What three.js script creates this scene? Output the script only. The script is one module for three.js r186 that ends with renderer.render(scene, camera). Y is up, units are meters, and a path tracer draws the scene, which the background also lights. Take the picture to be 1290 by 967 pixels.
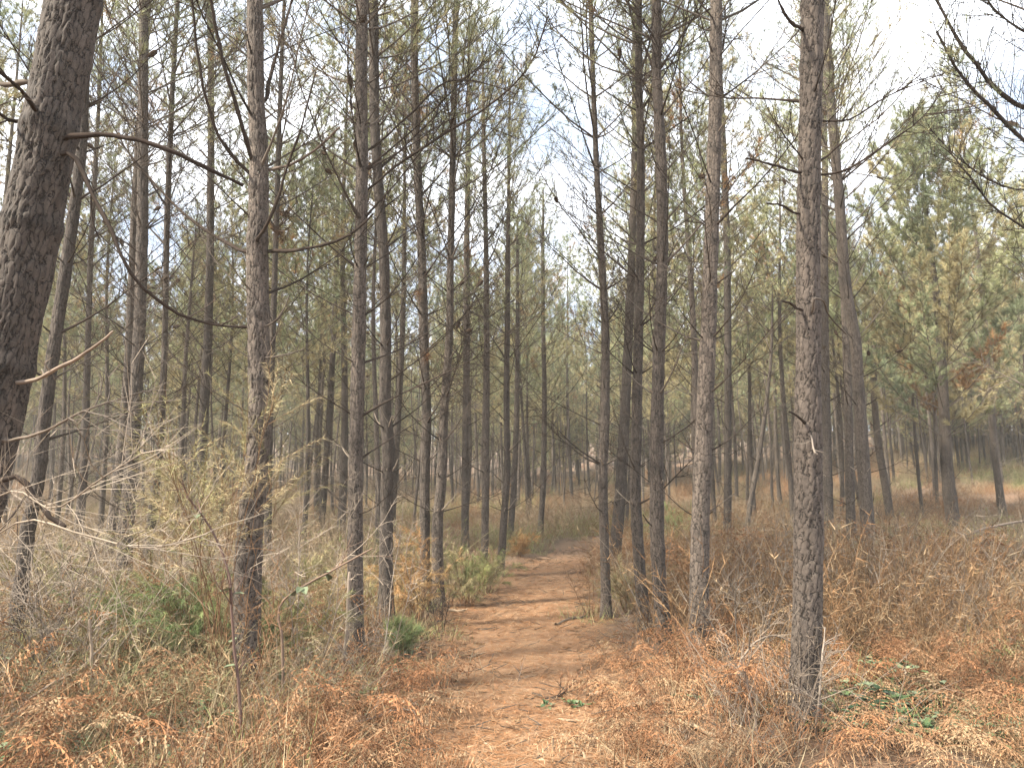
import * as THREE from 'three';
import { SimplexNoise } from 'three/addons/math/SimplexNoise.js';

// ---------------------------------------------------------------- seeded random
function rng(seed) { let s = (seed * 2654435761) >>> 0; return () => { s = (s + 0x6D2B79F5) >>> 0; let t = s; t = Math.imul(t ^ (t >>> 15), t | 1); t ^= t + Math.imul(t ^ (t >>> 7), t | 61); return ((t ^ (t >>> 14)) >>> 0) / 4294967296; }; }
const nz = new SimplexNoise({ random: rng(77) });
const fbm2 = (x, y, o = 4) => { let a = 0, f = 1, w = 0.5; for (let i = 0; i < o; i++) { a += w * nz.noise(x * f + i * 17.3, y * f - i * 9.1); f *= 2.03; w *= 0.5; } return a; };
const clamp = (v, a = 0, b = 1) => Math.min(b, Math.max(a, v));
const smooth = (a, b, v) => { const t = clamp((v - a) / (b - a)); return t * t * (3 - 2 * t); };
const lerp = (a, b, t) => a + (b - a) * t;
const V = (x, y, z) => new THREE.Vector3(x, y, z);

// ---------------------------------------------------------------- camera, sky, sun, exposure
const scene = new THREE.Scene();
const PW = 1290, PH = 967, F = 940, CAM_H = 1.6, PITCH = 7.06 * Math.PI / 180;
const camera = new THREE.PerspectiveCamera(2 * Math.atan(PH / 2 / F) * 180 / Math.PI, PW / PH, 0.1, 600);
camera.position.set(0, CAM_H, 0);
camera.rotation.set(PITCH, 0, 0);
scene.add(camera);

{ // thin bright cloud over pale blue, the same all round
  const w = 1024, h = 512, data = new Float32Array(w * h * 4);
  for (let j = 0; j < h; j++) for (let i = 0; i < w; i++) {
    const el = (j / (h - 1) - 0.5) * Math.PI, az = i / w * Math.PI * 2;
    const d = [Math.cos(el) * Math.cos(az), Math.sin(el), Math.cos(el) * Math.sin(az)];
    const k = 1.6 / (Math.abs(d[1]) + 0.35);
    let c = 0, f = 1, a = 0.5;
    for (let o = 0; o < 5; o++) { c += a * nz.noise3d(d[0] * k * f + 3.1, d[1] * f * 1.5 + 7 * o, d[2] * k * f); f *= 2.1; a *= 0.5; }
    const cov = smooth(-0.32, 0.34, c);
    const up = clamp(d[1]);
    const blue = [lerp(0.25, 0.18, up), lerp(0.30, 0.235, up), lerp(0.375, 0.335, up)];
    const q = (j * w + i) * 4;
    for (let n = 0; n < 3; n++) data[q + n] = lerp(blue[n], [0.60, 0.625, 0.67][n], cov);
    data[q + 3] = 1;
  }
  const t = new THREE.DataTexture(data, w, h, THREE.RGBAFormat, THREE.FloatType);
  t.mapping = THREE.EquirectangularReflectionMapping; t.magFilter = t.minFilter = THREE.LinearFilter; t.needsUpdate = true;
  scene.background = t; scene.environment = t;
}
const sun = new THREE.DirectionalLight(new THREE.Color(1.0, 0.92, 0.78), 3.8);
sun.position.set(-34, 44, 7); sun.target.position.set(0, 0, -8);
sun.castShadow = true; sun.shadow.radius = 11; sun.shadow.mapSize.set(2048, 2048);
Object.assign(sun.shadow.camera, { left: -45, right: 45, top: 45, bottom: -45, near: 1, far: 140 });
scene.add(sun, sun.target);
scene.fog = new THREE.FogExp2(new THREE.Color(1.0, 0.95, 0.84), 0.002);
const renderer = new THREE.WebGLRenderer({ antialias: true });
renderer.toneMapping = THREE.LinearToneMapping;
renderer.toneMappingExposure = 4.55;
renderer.shadowMap.enabled = true;

// ---------------------------------------------------------------- photo pixel -> direction / ground point
function ray(px, py) {
  const x = (px - PW / 2) / F, y = (PH / 2 - py) / F;
  return V(x, y * Math.cos(PITCH) + Math.sin(PITCH), y * Math.sin(PITCH) - Math.cos(PITCH));
}
function atDepth(px, py, depth) { const d = ray(px, py); return d.multiplyScalar(depth / -d.z).add(camera.position); }   // depth: metres along the ground
function flatGround(px, py) { const d = ray(px, py); return d.multiplyScalar(-CAM_H / d.y).add(camera.position); }
const pxSize = (px, py, depth) => depth / -ray(px, py).z / F;                                                           // metres per photo pixel there

// ---------------------------------------------------------------- path line and terrain
const pathPix = [[655, 1010, 150], [655, 920, 112], [660, 850, 92], [655, 800, 86], [655, 765, 84], [672, 740, 70], [692, 722, 52], [712, 706, 38], [728, 694, 28]];
const pathPts = pathPix.map(([x, y, hw]) => { const c = flatGround(x, y), e = flatGround(x + hw, y); return { x: c.x, z: c.z, hw: (e.x - c.x) * 0.8 }; });
pathPts.unshift({ x: 0.05, z: 2, hw: 0.8 }, { x: 0.05, z: -2, hw: 0.75 });
pathPts.push({ x: pathPts[pathPts.length - 1].x + 0.5, z: -16.4, hw: 0.25 });
function pathDist(x, z) { // signed distance to the path's edge in metres, positive outside
  let best = 1e9;
  for (let i = 0; i + 1 < pathPts.length; i++) {
    const a = pathPts[i], b = pathPts[i + 1], dx = b.x - a.x, dz = b.z - a.z;
    const t = clamp(((x - a.x) * dx + (z - a.z) * dz) / (dx * dx + dz * dz));
    const d = Math.hypot(x - a.x - dx * t, z - a.z - dz * t) - lerp(a.hw, b.hw, t);
    if (d < best) best = d;
  }
  return best;
}
function groundH(x, z) {
  const d = -z, off = smooth(-0.2, 1.4, pathDist(x, z));
  let h = 0.095 * Math.min(40, Math.max(0, x - 4)) * smooth(9, 42, d);
  h += 0.04 * Math.max(0, -x - 8) * smooth(12, 50, d);
  h += off * (0.10 + 0.13 * fbm2(x * 0.35, z * 0.35, 3)) + 0.035 * fbm2(x * 1.3 + 5, z * 1.3, 3) * (0.35 + 0.65 * off);
  h += 0.06 * Math.max(0, d - 38) * smooth(38, 62, d);
  return h + 0.02 * off;
}

// ---------------------------------------------------------------- geometry collector
class GB {
  constructor() { this.p = []; this.n = []; this.c = []; this.u = []; this.i = []; }
  get size() { return this.i.length / 3; }
  vert(x, y, z, nx, ny, nz_, c, u = 0, v = 0) { this.p.push(x, y, z); this.n.push(nx, ny, nz_); this.c.push(c[0], c[1], c[2]); this.u.push(u, v); return this.p.length / 3 - 1; }
  tri(a, b, c, col, col2 = col) { // flat triangle from three points
    const ux = b.x - a.x, uy = b.y - a.y, uz = b.z - a.z, vx = c.x - a.x, vy = c.y - a.y, vz = c.z - a.z;
    let x = uy * vz - uz * vy, y = uz * vx - ux * vz, z = ux * vy - uy * vx; const l = Math.hypot(x, y, z) || 1; x /= l; y /= l; z /= l;
    const k = this.vert(a.x, a.y, a.z, x, y, z, col); this.vert(b.x, b.y, b.z, x, y, z, col); this.vert(c.x, c.y, c.z, x, y, z, col2); this.i.push(k, k + 1, k + 2);
  }
  tube(pts, radii, sides, col, capEnd = false) {
    const n = pts.length; let N = null, ring0 = -1;
    for (let k = 0; k < n; k++) {
      const T = pts[Math.min(n - 1, k + 1)].clone().sub(pts[Math.max(0, k - 1)]).normalize();
      if (!N) { N = Math.abs(T.y) < 0.9 ? V(0, 1, 0) : V(1, 0, 0); }
      N = N.clone().addScaledVector(T, -N.dot(T)).normalize(); const B = T.clone().cross(N), P = pts[k], r = radii[k];
      const cc = Array.isArray(col[0]) ? col[k] : col;
      for (let s = 0; s < sides; s++) {
        const a = s / sides * Math.PI * 2, cx = Math.cos(a), sx = Math.sin(a);
        const x = N.x * cx + B.x * sx, y = N.y * cx + B.y * sx, z = N.z * cx + B.z * sx;
        this.vert(P.x + x * r, P.y + y * r, P.z + z * r, x, y, z, cc);
      }
      const base = this.p.length / 3 - sides;
      if (ring0 >= 0) for (let s = 0; s < sides; s++) { const s2 = (s + 1) % sides; this.i.push(ring0 + s, ring0 + s2, base + s, base + s, ring0 + s2, base + s2); }
      ring0 = base;
      if (k === n - 1 && capEnd && r > 0.002) { const e = this.vert(P.x, P.y, P.z, T.x, T.y, T.z, cc); for (let s = 0; s < sides; s++) this.i.push(base + s, base + (s + 1) % sides, e); }
    }
  }
  geo() {
    const g = new THREE.BufferGeometry();
    g.setAttribute('position', new THREE.Float32BufferAttribute(this.p, 3)); g.setAttribute('normal', new THREE.Float32BufferAttribute(this.n, 3));
    g.setAttribute('color', new THREE.Float32BufferAttribute(this.c, 3)); g.setAttribute('uv', new THREE.Float32BufferAttribute(this.u, 2)); g.setIndex(this.i);
    return g;
  }
}
function twoGeo(a, b) { // the triangles of a (material 0) and b (material 1) in one geometry
  const n = a.p.length / 3, g = new GB(), cat = (x, y) => { const o = x.slice(); for (let k = 0; k < y.length; k++) o.push(y[k]); return o; };
  g.p = cat(a.p, b.p); g.n = cat(a.n, b.n); g.c = cat(a.c, b.c); g.u = cat(a.u, b.u); g.i = a.i.slice(); for (const k of b.i) g.i.push(k + n);
  const geo = g.geo(); geo.addGroup(0, a.i.length, 0); geo.addGroup(a.i.length, b.i.length, 1); return geo;
}
const used = {};
function numbered(name) { const k = used[name] = (used[name] ?? -1) + 1; return k ? `${name}_${String(k).padStart(3, '0')}` : name; }
function mesh(name, geo, mat, parent) { const m = new THREE.Mesh(geo, mat); m.name = name; m.castShadow = m.receiveShadow = true; if (parent) parent.add(m); return m; }
function thing(name, label, category, group, pos = [0, 0, 0], turn = 0) {
  const o = new THREE.Group(); o.name = numbered(name); o.userData = { label, category }; if (group) o.userData.group = group;
  o.position.set(...pos); o.rotation.y = turn; scene.add(o); return o;
}
function structure(name, geo, mat, label) { const m = mesh(numbered(name), geo, mat, scene); m.userData = { kind: 'structure', label, category: name.replace(/_/g, ' ') }; return m; }
function stuff(o, name, label, category) { o.name = numbered(name); o.userData = { kind: 'stuff', label, category }; o.castShadow = o.receiveShadow = true; scene.add(o); return o; }

// ---------------------------------------------------------------- materials
function dataTex(w, h, fill, srgb) {
  const d = new Uint8Array(w * h * 4); for (let j = 0; j < h; j++) for (let i = 0; i < w; i++) { const c = fill(i, j), q = (j * w + i) * 4; d[q] = clamp(c[0]) * 255; d[q + 1] = clamp(c[1]) * 255; d[q + 2] = clamp(c[2]) * 255; d[q + 3] = 255; }
  const t = new THREE.DataTexture(d, w, h, THREE.RGBAFormat); t.wrapS = t.wrapT = THREE.RepeatWrapping; t.magFilter = THREE.LinearFilter; t.minFilter = THREE.LinearMipmapLinearFilter; t.generateMipmaps = true;
  if (srgb) t.colorSpace = THREE.SRGBColorSpace; t.needsUpdate = true; return t;
}
const toS = (v) => v <= 0.0031308 ? v * 12.92 : 1.055 * Math.pow(v, 1 / 2.4) - 0.055;
// bark: plates about 3.5 cm wide and 7 cm tall, split by deep furrows; the tile is 0.5 m round the trunk and 1 m up it
const BW = 512, BH = 1024, barkHeight = new Float32Array(BW * BH), barkTone = new Float32Array(BW * BH), barkFlake = new Float32Array(BW * BH);
{
  const nx = 15, ny = 11, r = rng(5), cells = [];
  for (let j = 0; j < ny; j++) for (let i = 0; i < nx; i++) cells.push([r(), r(), r(), r()]);
  const P = 2 * Math.PI, per = (u, v, f, s) => nz.noise4d(Math.cos(u * P) * f + s, Math.sin(u * P) * f, Math.cos(v * P) * f * 2 + s, Math.sin(v * P) * f * 2);
  for (let y = 0; y < BH; y++) for (let x = 0; x < BW; x++) {
    const u = x / BW, v = y / BH;
    const wx = u * nx + 0.5 * per(u, v, 1.6, 1) + 0.2 * per(u, v, 5, 4), wy = v * ny + 0.7 * per(u, v, 1.1, 9) + 0.2 * per(u, v, 5, 14);
    const ci = Math.floor(wx), cj = Math.floor(wy); let f1 = 9, f2 = 9, id = null;
    for (let b = -1; b <= 1; b++) for (let a = -1; a <= 1; a++) {
      const c = cells[((cj + b) % ny + ny) % ny * nx + ((ci + a) % nx + nx) % nx];
      const d = Math.hypot(ci + a + 0.5 + (c[0] - 0.5) * 0.9 - wx, (cj + b + 0.5 + (c[1] - 0.5) * 0.95 - wy) * 0.9);
      if (d < f1) { f2 = f1; f1 = d; id = c; } else if (d < f2) f2 = d;
    }
    const fine = 0.5 * per(u, v, 9, 21) + 0.5 * per(u, v, 19, 33), q = y * BW + x;
    const plate = smooth(0.03, 0.13, f2 - f1 + 0.06 * fine);
    const terrace = Math.floor((f2 - f1) * 5 + fine * 2.6 + id[3] * 2) / 5;
    barkHeight[q] = clamp(plate * (0.66 + 0.2 * id[2]) + 0.07 * clamp(terrace, 0, 1) * plate + 0.09 * fine);
    barkTone[q] = clamp(0.46 + (id[3] - 0.5) * 0.3 + 0.55 * fine + 0.3 * per(u, v, 2.2, 51)); barkFlake[q] = plate;
  }
}
const sampleBark = (u, v) => { const x = ((u % 1) + 1) % 1 * BW, y = ((v % 1) + 1) % 1 * BH, i = Math.floor(x) % BW, j = Math.floor(y) % BH, i2 = (i + 1) % BW, j2 = (j + 1) % BH, a = x - Math.floor(x), b = y - Math.floor(y);
  return lerp(lerp(barkHeight[j * BW + i], barkHeight[j * BW + i2], a), lerp(barkHeight[j2 * BW + i], barkHeight[j2 * BW + i2], a), b); };
const barkMap = dataTex(BW, BH, (i, j) => { const q = j * BW + i, t = barkTone[q], p = barkFlake[q];
  const plateC = [lerp(0.044, 0.142, t), lerp(0.034, 0.113, t), lerp(0.027, 0.091, t)], gap = [0.022, 0.016, 0.012];
  return [0, 1, 2].map((k) => toS(lerp(gap[k], plateC[k], p))); }, true);
const barkBump = dataTex(BW, BH, (i, j) => { const h = barkHeight[j * BW + i]; return [h, h, h]; });
const matBark = new THREE.MeshStandardMaterial({ name: 'bark', map: barkMap, bumpMap: barkBump, bumpScale: 0.012, roughness: 0.92, vertexColors: true });
const matBarkNear = new THREE.MeshStandardMaterial({ name: 'bark_near', map: barkMap, bumpMap: barkBump, bumpScale: 0.004, roughness: 0.92, vertexColors: true });
const matTwig = new THREE.MeshLambertMaterial({ name: 'twig', vertexColors: true });
const matNeedle = new THREE.MeshLambertMaterial({ name: 'needle', vertexColors: true, side: THREE.DoubleSide });
const matLeaf = new THREE.MeshPhysicalMaterial({ name: 'leaf', roughness: 0.5, vertexColors: true, side: THREE.DoubleSide, specularIntensity: 0.35 });
const matDry = new THREE.MeshLambertMaterial({ name: 'dry_leaf', vertexColors: true, side: THREE.DoubleSide });
const litterMap = dataTex(1024, 1024, (() => { // fine litter: crossing needle strokes and crumbs, 1.6 m tile
  const a = new Float32Array(1024 * 1024).fill(0.5), r = rng(31);
  for (let k = 0; k < 26000; k++) { let x = r() * 1024, y = r() * 1024, ang = r() * 6.28, l = 20 + r() * 70, v = 0.25 + r() * 0.7, cv = (r() - 0.5) * 0.03;
    for (let s = 0; s < l; s++) { a[((y | 0) & 1023) * 1024 + ((x | 0) & 1023)] = v; x += Math.cos(ang); y += Math.sin(ang); ang += cv; } }
  return (i, j) => { const v = 0.62 + 0.38 * a[j * 1024 + i]; return [v, v * (0.97 + 0.03 * a[j * 1024 + i]), v * 0.98]; }; })(), false);
const matGround = new THREE.MeshStandardMaterial({ name: 'litter', roughness: 1, vertexColors: true, map: litterMap, bumpMap: litterMap, bumpScale: 0.02 });

// ---------------------------------------------------------------- ground and path
function sheet(xs, zs, yAt, colAt, keep) {
  const g = new GB(), id = [];
  for (let j = 0; j < zs.length; j++) for (let i = 0; i < xs.length; i++) {
    const x = xs[i], z = zs[j], e = 0.06, y = yAt(x, z), nx = yAt(x - e, z) - yAt(x + e, z), nzz = yAt(x, z - e) - yAt(x, z + e), l = Math.hypot(nx, 2 * e, nzz);
    id.push(g.vert(x, y, z, nx / l, 2 * e / l, nzz / l, colAt(x, z), x / 1.6, z / 1.6));
  }
  for (let j = 0; j + 1 < zs.length; j++) for (let i = 0; i + 1 < xs.length; i++) {
    const a = j * xs.length + i, b = a + 1, c = a + xs.length, d = c + 1;
    if (keep && !keep((xs[i] + xs[i + 1]) / 2, (zs[j] + zs[j + 1]) / 2)) continue;
    g.i.push(a, c, b, b, c, d);
  }
  return g.geo();
}
const spaced = (a, b, fine, lo, hi, coarse) => { const o = []; for (let v = a; v < b;) { o.push(v); const dd = v < lo ? lo - v : v > hi ? v - hi : 0; v += Math.min(coarse, fine + dd * 0.08); } o.push(b); return o; };
const PATHC = [[0.24, 0.13, 0.066], [0.31, 0.19, 0.105], [0.165, 0.095, 0.053]], SOILC = [[0.145, 0.08, 0.045], [0.19, 0.118, 0.069], [0.11, 0.075, 0.045]];
const mix3 = (p, a, b) => { const t = clamp(0.5 + a), s = clamp(0.45 + b), k = []; for (let n = 0; n < 3; n++) k.push(lerp(lerp(p[0][n], p[1][n], t), p[2][n], s)); return k; };
const soilCol = (x, z) => mix3(SOILC, 1.1 * fbm2(x * 0.7, z * 0.7, 4), 1.3 * fbm2(x * 2.1 + 40, z * 2.1, 3));
const pathCol = (x, z) => mix3(PATHC, 1.2 * fbm2(x * 1.1 + 9, z * 0.8, 4), 1.5 * fbm2(x * 3 + 4, z * 2.2, 3) - 0.25);
structure('ground', sheet(spaced(-220, 220, 0.09, -6, 7, 12), spaced(-260, 60, 0.09, -13, 0, 12), groundH, soilCol), matGround, 'forest floor of brown pine needle litter between the trunks');
structure('path', sheet(spaced(-2.6, 5.2, 0.06, -2.5, 5, 1), spaced(-25, 2, 0.06, -14, 0, 0.25), (x, z) => groundH(x, z) + 0.014 + 0.022 * fbm2(x * 4, z * 4, 3), pathCol,
  (x, z) => pathDist(x, z) < 0.42 * fbm2(x * 1.7, z * 1.7, 4) + 0.05), matGround, 'footpath covered in rust coloured pine needles running into the wood');

// ---------------------------------------------------------------- twigs, branches, needles
const jit = (r, c, a = 0.25) => { const k = 1 + (r() - 0.5) * 2 * a; return [c[0] * k, c[1] * k, c[2] * k]; };
const randDir = (r) => { const z = r() * 2 - 1, a = r() * 6.2832, q = Math.sqrt(1 - z * z); return V(q * Math.cos(a), z, q * Math.sin(a)); };
function grow(r, start, dir, len, segs, bend, wob) { // a wandering line; bend > 0 turns it upward
  const pts = [start.clone()], d = dir.clone().normalize(), p = start.clone();
  for (let k = 0; k < segs; k++) { d.addScaledVector(randDir(r), wob); d.y += bend / segs; d.normalize(); p.addScaledVector(d, len / segs); pts.push(p.clone()); }
  return pts;
}
function along(pts, t) { const s = t * (pts.length - 1), k = Math.min(pts.length - 2, Math.floor(s)), q = s - k; return { p: pts[k].clone().lerp(pts[k + 1], q), d: pts[k + 1].clone().sub(pts[k]).normalize() }; }
const taper = (n, a, b) => Array.from({ length: n }, (_, k) => lerp(a, b, k / (n - 1)));
const TWIG_DARK = [0.045, 0.035, 0.029], TWIG_GREY = [0.105, 0.087, 0.072], TWIG_PALE = [0.26, 0.213, 0.168], TWIG_BROWN = [0.167, 0.099, 0.057];
function twigs(g, r, pts, rad, count, len, col, from = 0.2, sub = 2, up = 0.1) {
  for (let k = 0; k < count; k++) {
    const t = from + (1 - from) * (k + r()) / count, { p, d } = along(pts, Math.min(0.995, t));
    const side = randDir(r); side.addScaledVector(d, -side.dot(d)).normalize();
    const dir = d.clone().multiplyScalar(0.75).addScaledVector(side, 0.8); const l = len * (0.5 + r()) * (1.15 - 0.55 * t), tp = grow(r, p, dir, l, 3, up * (r() - 0.3) * 4, 0.2), c = jit(r, col), r0 = Math.min(rad * 0.45, 0.0045) * (0.6 + 0.6 * r());
    g.tube(tp, taper(4, r0, r0 * 0.3), 3, c);
    for (let s = 0; s < sub; s++) { const q = along(tp, 0.25 + 0.7 * r()), sd = randDir(r).multiplyScalar(0.8).add(q.d); g.tube(grow(r, q.p, sd, l * (0.25 + 0.4 * r()), 1, 0, 0.2), [r0 * 0.6, r0 * 0.2], 3, c); }
  }
}
const NEEDLES = [[0.29, 0.315, 0.18], [0.33, 0.34, 0.19], [0.25, 0.285, 0.175], [0.38, 0.36, 0.20]], NEEDLE_DEAD = [0.33, 0.20, 0.10], NEEDLE_TAN = [0.37, 0.32, 0.18];
function tuft(g, r, p, d, n, len, wid, col) { // a brush of long needles round a shoot end
  for (let k = 0; k < n; k++) {
    const back = r() * 0.5, dir = d.clone().addScaledVector(randDir(r), 0.55 + 0.5 * r()).normalize(), b = p.clone().addScaledVector(d, -back * len * 0.6);
    const side = randDir(r).cross(dir).normalize().multiplyScalar(wid / 2), l = len * (0.7 + 0.5 * r()), tip = b.clone().addScaledVector(dir, l); tip.y -= 0.08 * l * r();
    const c = jit(r, col, 0.22); g.tri(b.clone().add(side), b.clone().sub(side), tip, c);
  }
}
function liveBranch(g, gn, r, start, dir, len, rad, o) {
  const pts = grow(r, start, dir, len, 6, o.bend ?? 0.45, 0.09), col = jit(r, o.col ?? TWIG_GREY, 0.2);
  g.tube(pts, taper(7, rad, rad * 0.3), o.sides ?? 4, col);
  const n = Math.max(3, Math.round(len * (o.shoots ?? 7)));
  const ndl = r() < 0.05 ? NEEDLE_DEAD : r() < (o.tan ?? 0) ? NEEDLE_TAN : NEEDLES[Math.floor(r() * 4)];
  for (let k = 0; k <= n; k++) {
    const t = k === n ? 0.99 : 0.22 + 0.78 * (k + r()) / n, { p, d } = along(pts, Math.min(0.99, t));
    const side = randDir(r); side.y = side.y * 0.6 + 0.25; const sd = d.clone().multiplyScalar(0.7).add(side).normalize(), l = (0.16 + 0.30 * r()) * Math.min(1, len) * (1.25 - 0.6 * t) + 0.06;
    const tp = grow(r, p, k === n ? d : sd, l, 2, 0.3, 0.1);
    g.tube(tp, taper(3, 0.0045, 0.003), 3, col);
    for (let q = 0; q < (o.tufts ?? 2); q++) { const e = along(tp, q ? 0.35 + 0.4 * r() : 0.95); tuft(gn, r, e.p, e.d, o.needles ?? 16, o.nlen ?? 0.14, o.nwid ?? 0.004, jit(r, ndl, 0.2)); }
  }
}
function deadBranch(g, r, start, dir, len, rad, o = {}) {
  const pts = o.pts ?? grow(r, start, dir, len, 7, o.bend ?? 0.5, 0.10), col = o.col ?? jit(r, r() < 0.25 ? TWIG_GREY : TWIG_DARK, 0.3);
  g.tube(pts, taper(pts.length, rad, Math.max(0.0018, rad * (o.end ?? 0.22))).map((q, k) => q * (k === 0 ? 1.6 : k === 1 ? 1.1 : 0.82 + 0.4 * r())), 5, pts.map(() => jit(r, col, 0.22)), true);
  const c = o.twigs ?? Math.round(len * 9); if (o.tufts) for (let k = 0; k < o.tufts; k++) { const e = along(pts, 0.35 + 0.64 * r()), q = grow(r, e.p, e.d.clone().addScaledVector(randDir(r), 0.7), 0.1 + 0.35 * r(), 3, 0.3, 0.12); g.tube(q, taper(4, 0.0035, 0.002), 3, col); tuft(g, r, q[3], q[3].clone().sub(q[2]).normalize(), 16, 0.14, 0.003, jit(r, NEEDLES[Math.floor(r() * 4)], 0.2)); }
  if (c) twigs(g, r, pts, rad, c, o.twigLen ?? 0.34, o.twigCol ?? col, o.from ?? 0.25, o.sub ?? 2);
  return pts;
}
function cone(r, p, d) { // pine cone: scaled egg
  const g = new GB(), L = 0.085 + 0.03 * r(), N = 7, side = randDir(r).cross(d).normalize(), bt = d.clone().cross(side);
  const pts = [], rad = []; for (let k = 0; k < N; k++) { const t = k / (N - 1); pts.push(p.clone().addScaledVector(d, L * t)); rad.push(0.026 * Math.pow(Math.sin(Math.PI * (0.1 + 0.86 * t)), 0.7) * (1.08 - 0.5 * t) + 0.001); }
  g.tube(pts, rad, 8, [0.06, 0.042, 0.03], true);
  for (let k = 0; k < 30; k++) { const t = 0.08 + 0.85 * k / 30, a = k * 2.4, q = along(pts, t), rr = lerp(rad[Math.floor(t * 6)], rad[Math.min(6, Math.floor(t * 6) + 1)], 0.5), o = side.clone().multiplyScalar(Math.cos(a)).addScaledVector(bt, Math.sin(a)), tn = d.clone().cross(o).multiplyScalar(0.008);
    const b = q.p.clone().addScaledVector(o, rr * 0.9); g.tri(b.clone().add(tn), b.clone().sub(tn), b.clone().addScaledVector(o, 0.009).addScaledVector(d, 0.008), [0.10, 0.07, 0.048]); }
  return g.geo();
}

// ---------------------------------------------------------------- trunks
function trunkGeo(curve, radii, rings, sides, disp, seed, nodes, tone = 0.8 + 0.4 * rng(seed + 3)()) { // curve: points base to top, even in height
  const g = new GB(), n = rings, L = curve.length - 1, C = new THREE.CatmullRomCurve3(curve), rep = Math.max(1, Math.round(radii[0] * 2 * Math.PI / 0.42)); let len = 0, last = null;
  const at = (t) => { const s = t * L, k = Math.min(L - 1, Math.floor(s)); return lerp(radii[k], radii[k + 1], s - k); };
  for (let k = 0; k <= n; k++) {
    const t = k / n, P = C.getPoint(t), T = C.getTangent(t), r0 = at(t); if (last) len += P.distanceTo(last); last = P;
    const N = V(1, 0, 0).addScaledVector(T, -T.x).normalize(), B = N.clone().cross(T);
    let knot = 0; for (const h of nodes) knot += Math.exp(-Math.pow((P.y - curve[0].y - h) / 0.035, 2));
    for (let s = 0; s <= sides; s++) {
      const u = s / sides, a = u * Math.PI * 2, x = N.x * Math.cos(a) + B.x * Math.sin(a), y = N.y * Math.cos(a) + B.y * Math.sin(a), z = N.z * Math.cos(a) + B.z * Math.sin(a);
      const lump = 0.05 * nz.noise3d(x * 1.2 + seed, P.y * 1.7, z * 1.2) + 0.03 * nz.noise3d(x * 2 + seed, P.y * 5, z * 2);
      const d = disp ? (sampleBark(u * rep + seed * 0.37, len * 1.2 + seed * 0.61) - 0.7) * disp : 0, hy = Math.max(0, P.y), flare = 0.3 * Math.exp(-hy / 0.14) * (1 + 0.5 * Math.sin(a * 3 + seed)), rr = r0 * (1 + lump + 0.09 * knot + flare) + d;
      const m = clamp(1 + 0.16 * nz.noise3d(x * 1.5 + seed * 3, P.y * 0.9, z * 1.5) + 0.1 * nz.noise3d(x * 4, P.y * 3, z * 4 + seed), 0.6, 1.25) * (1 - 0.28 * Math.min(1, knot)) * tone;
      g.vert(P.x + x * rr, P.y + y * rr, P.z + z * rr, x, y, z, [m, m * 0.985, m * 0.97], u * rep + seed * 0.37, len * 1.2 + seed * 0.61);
    }
  }
  for (let k = 0; k < n; k++) for (let s = 0; s < sides; s++) { const a = k * (sides + 1) + s, b = a + 1, c = a + sides + 1, d = c + 1; g.i.push(a, c, b, b, c, d); }
  const geo = g.geo(); if (disp) { // normals from the relief, seam joined
    geo.computeVertexNormals(); const na = geo.attributes.normal;
    for (let k = 0; k <= n; k++) { const a = k * (sides + 1), b = a + sides, x = na.getX(a) + na.getX(b), y = na.getY(a) + na.getY(b), z = na.getZ(a) + na.getZ(b), l = Math.hypot(x, y, z); na.setXYZ(a, x / l, y / l, z / l); na.setXYZ(b, x / l, y / l, z / l); }
  }
  return geo;
}

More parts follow.
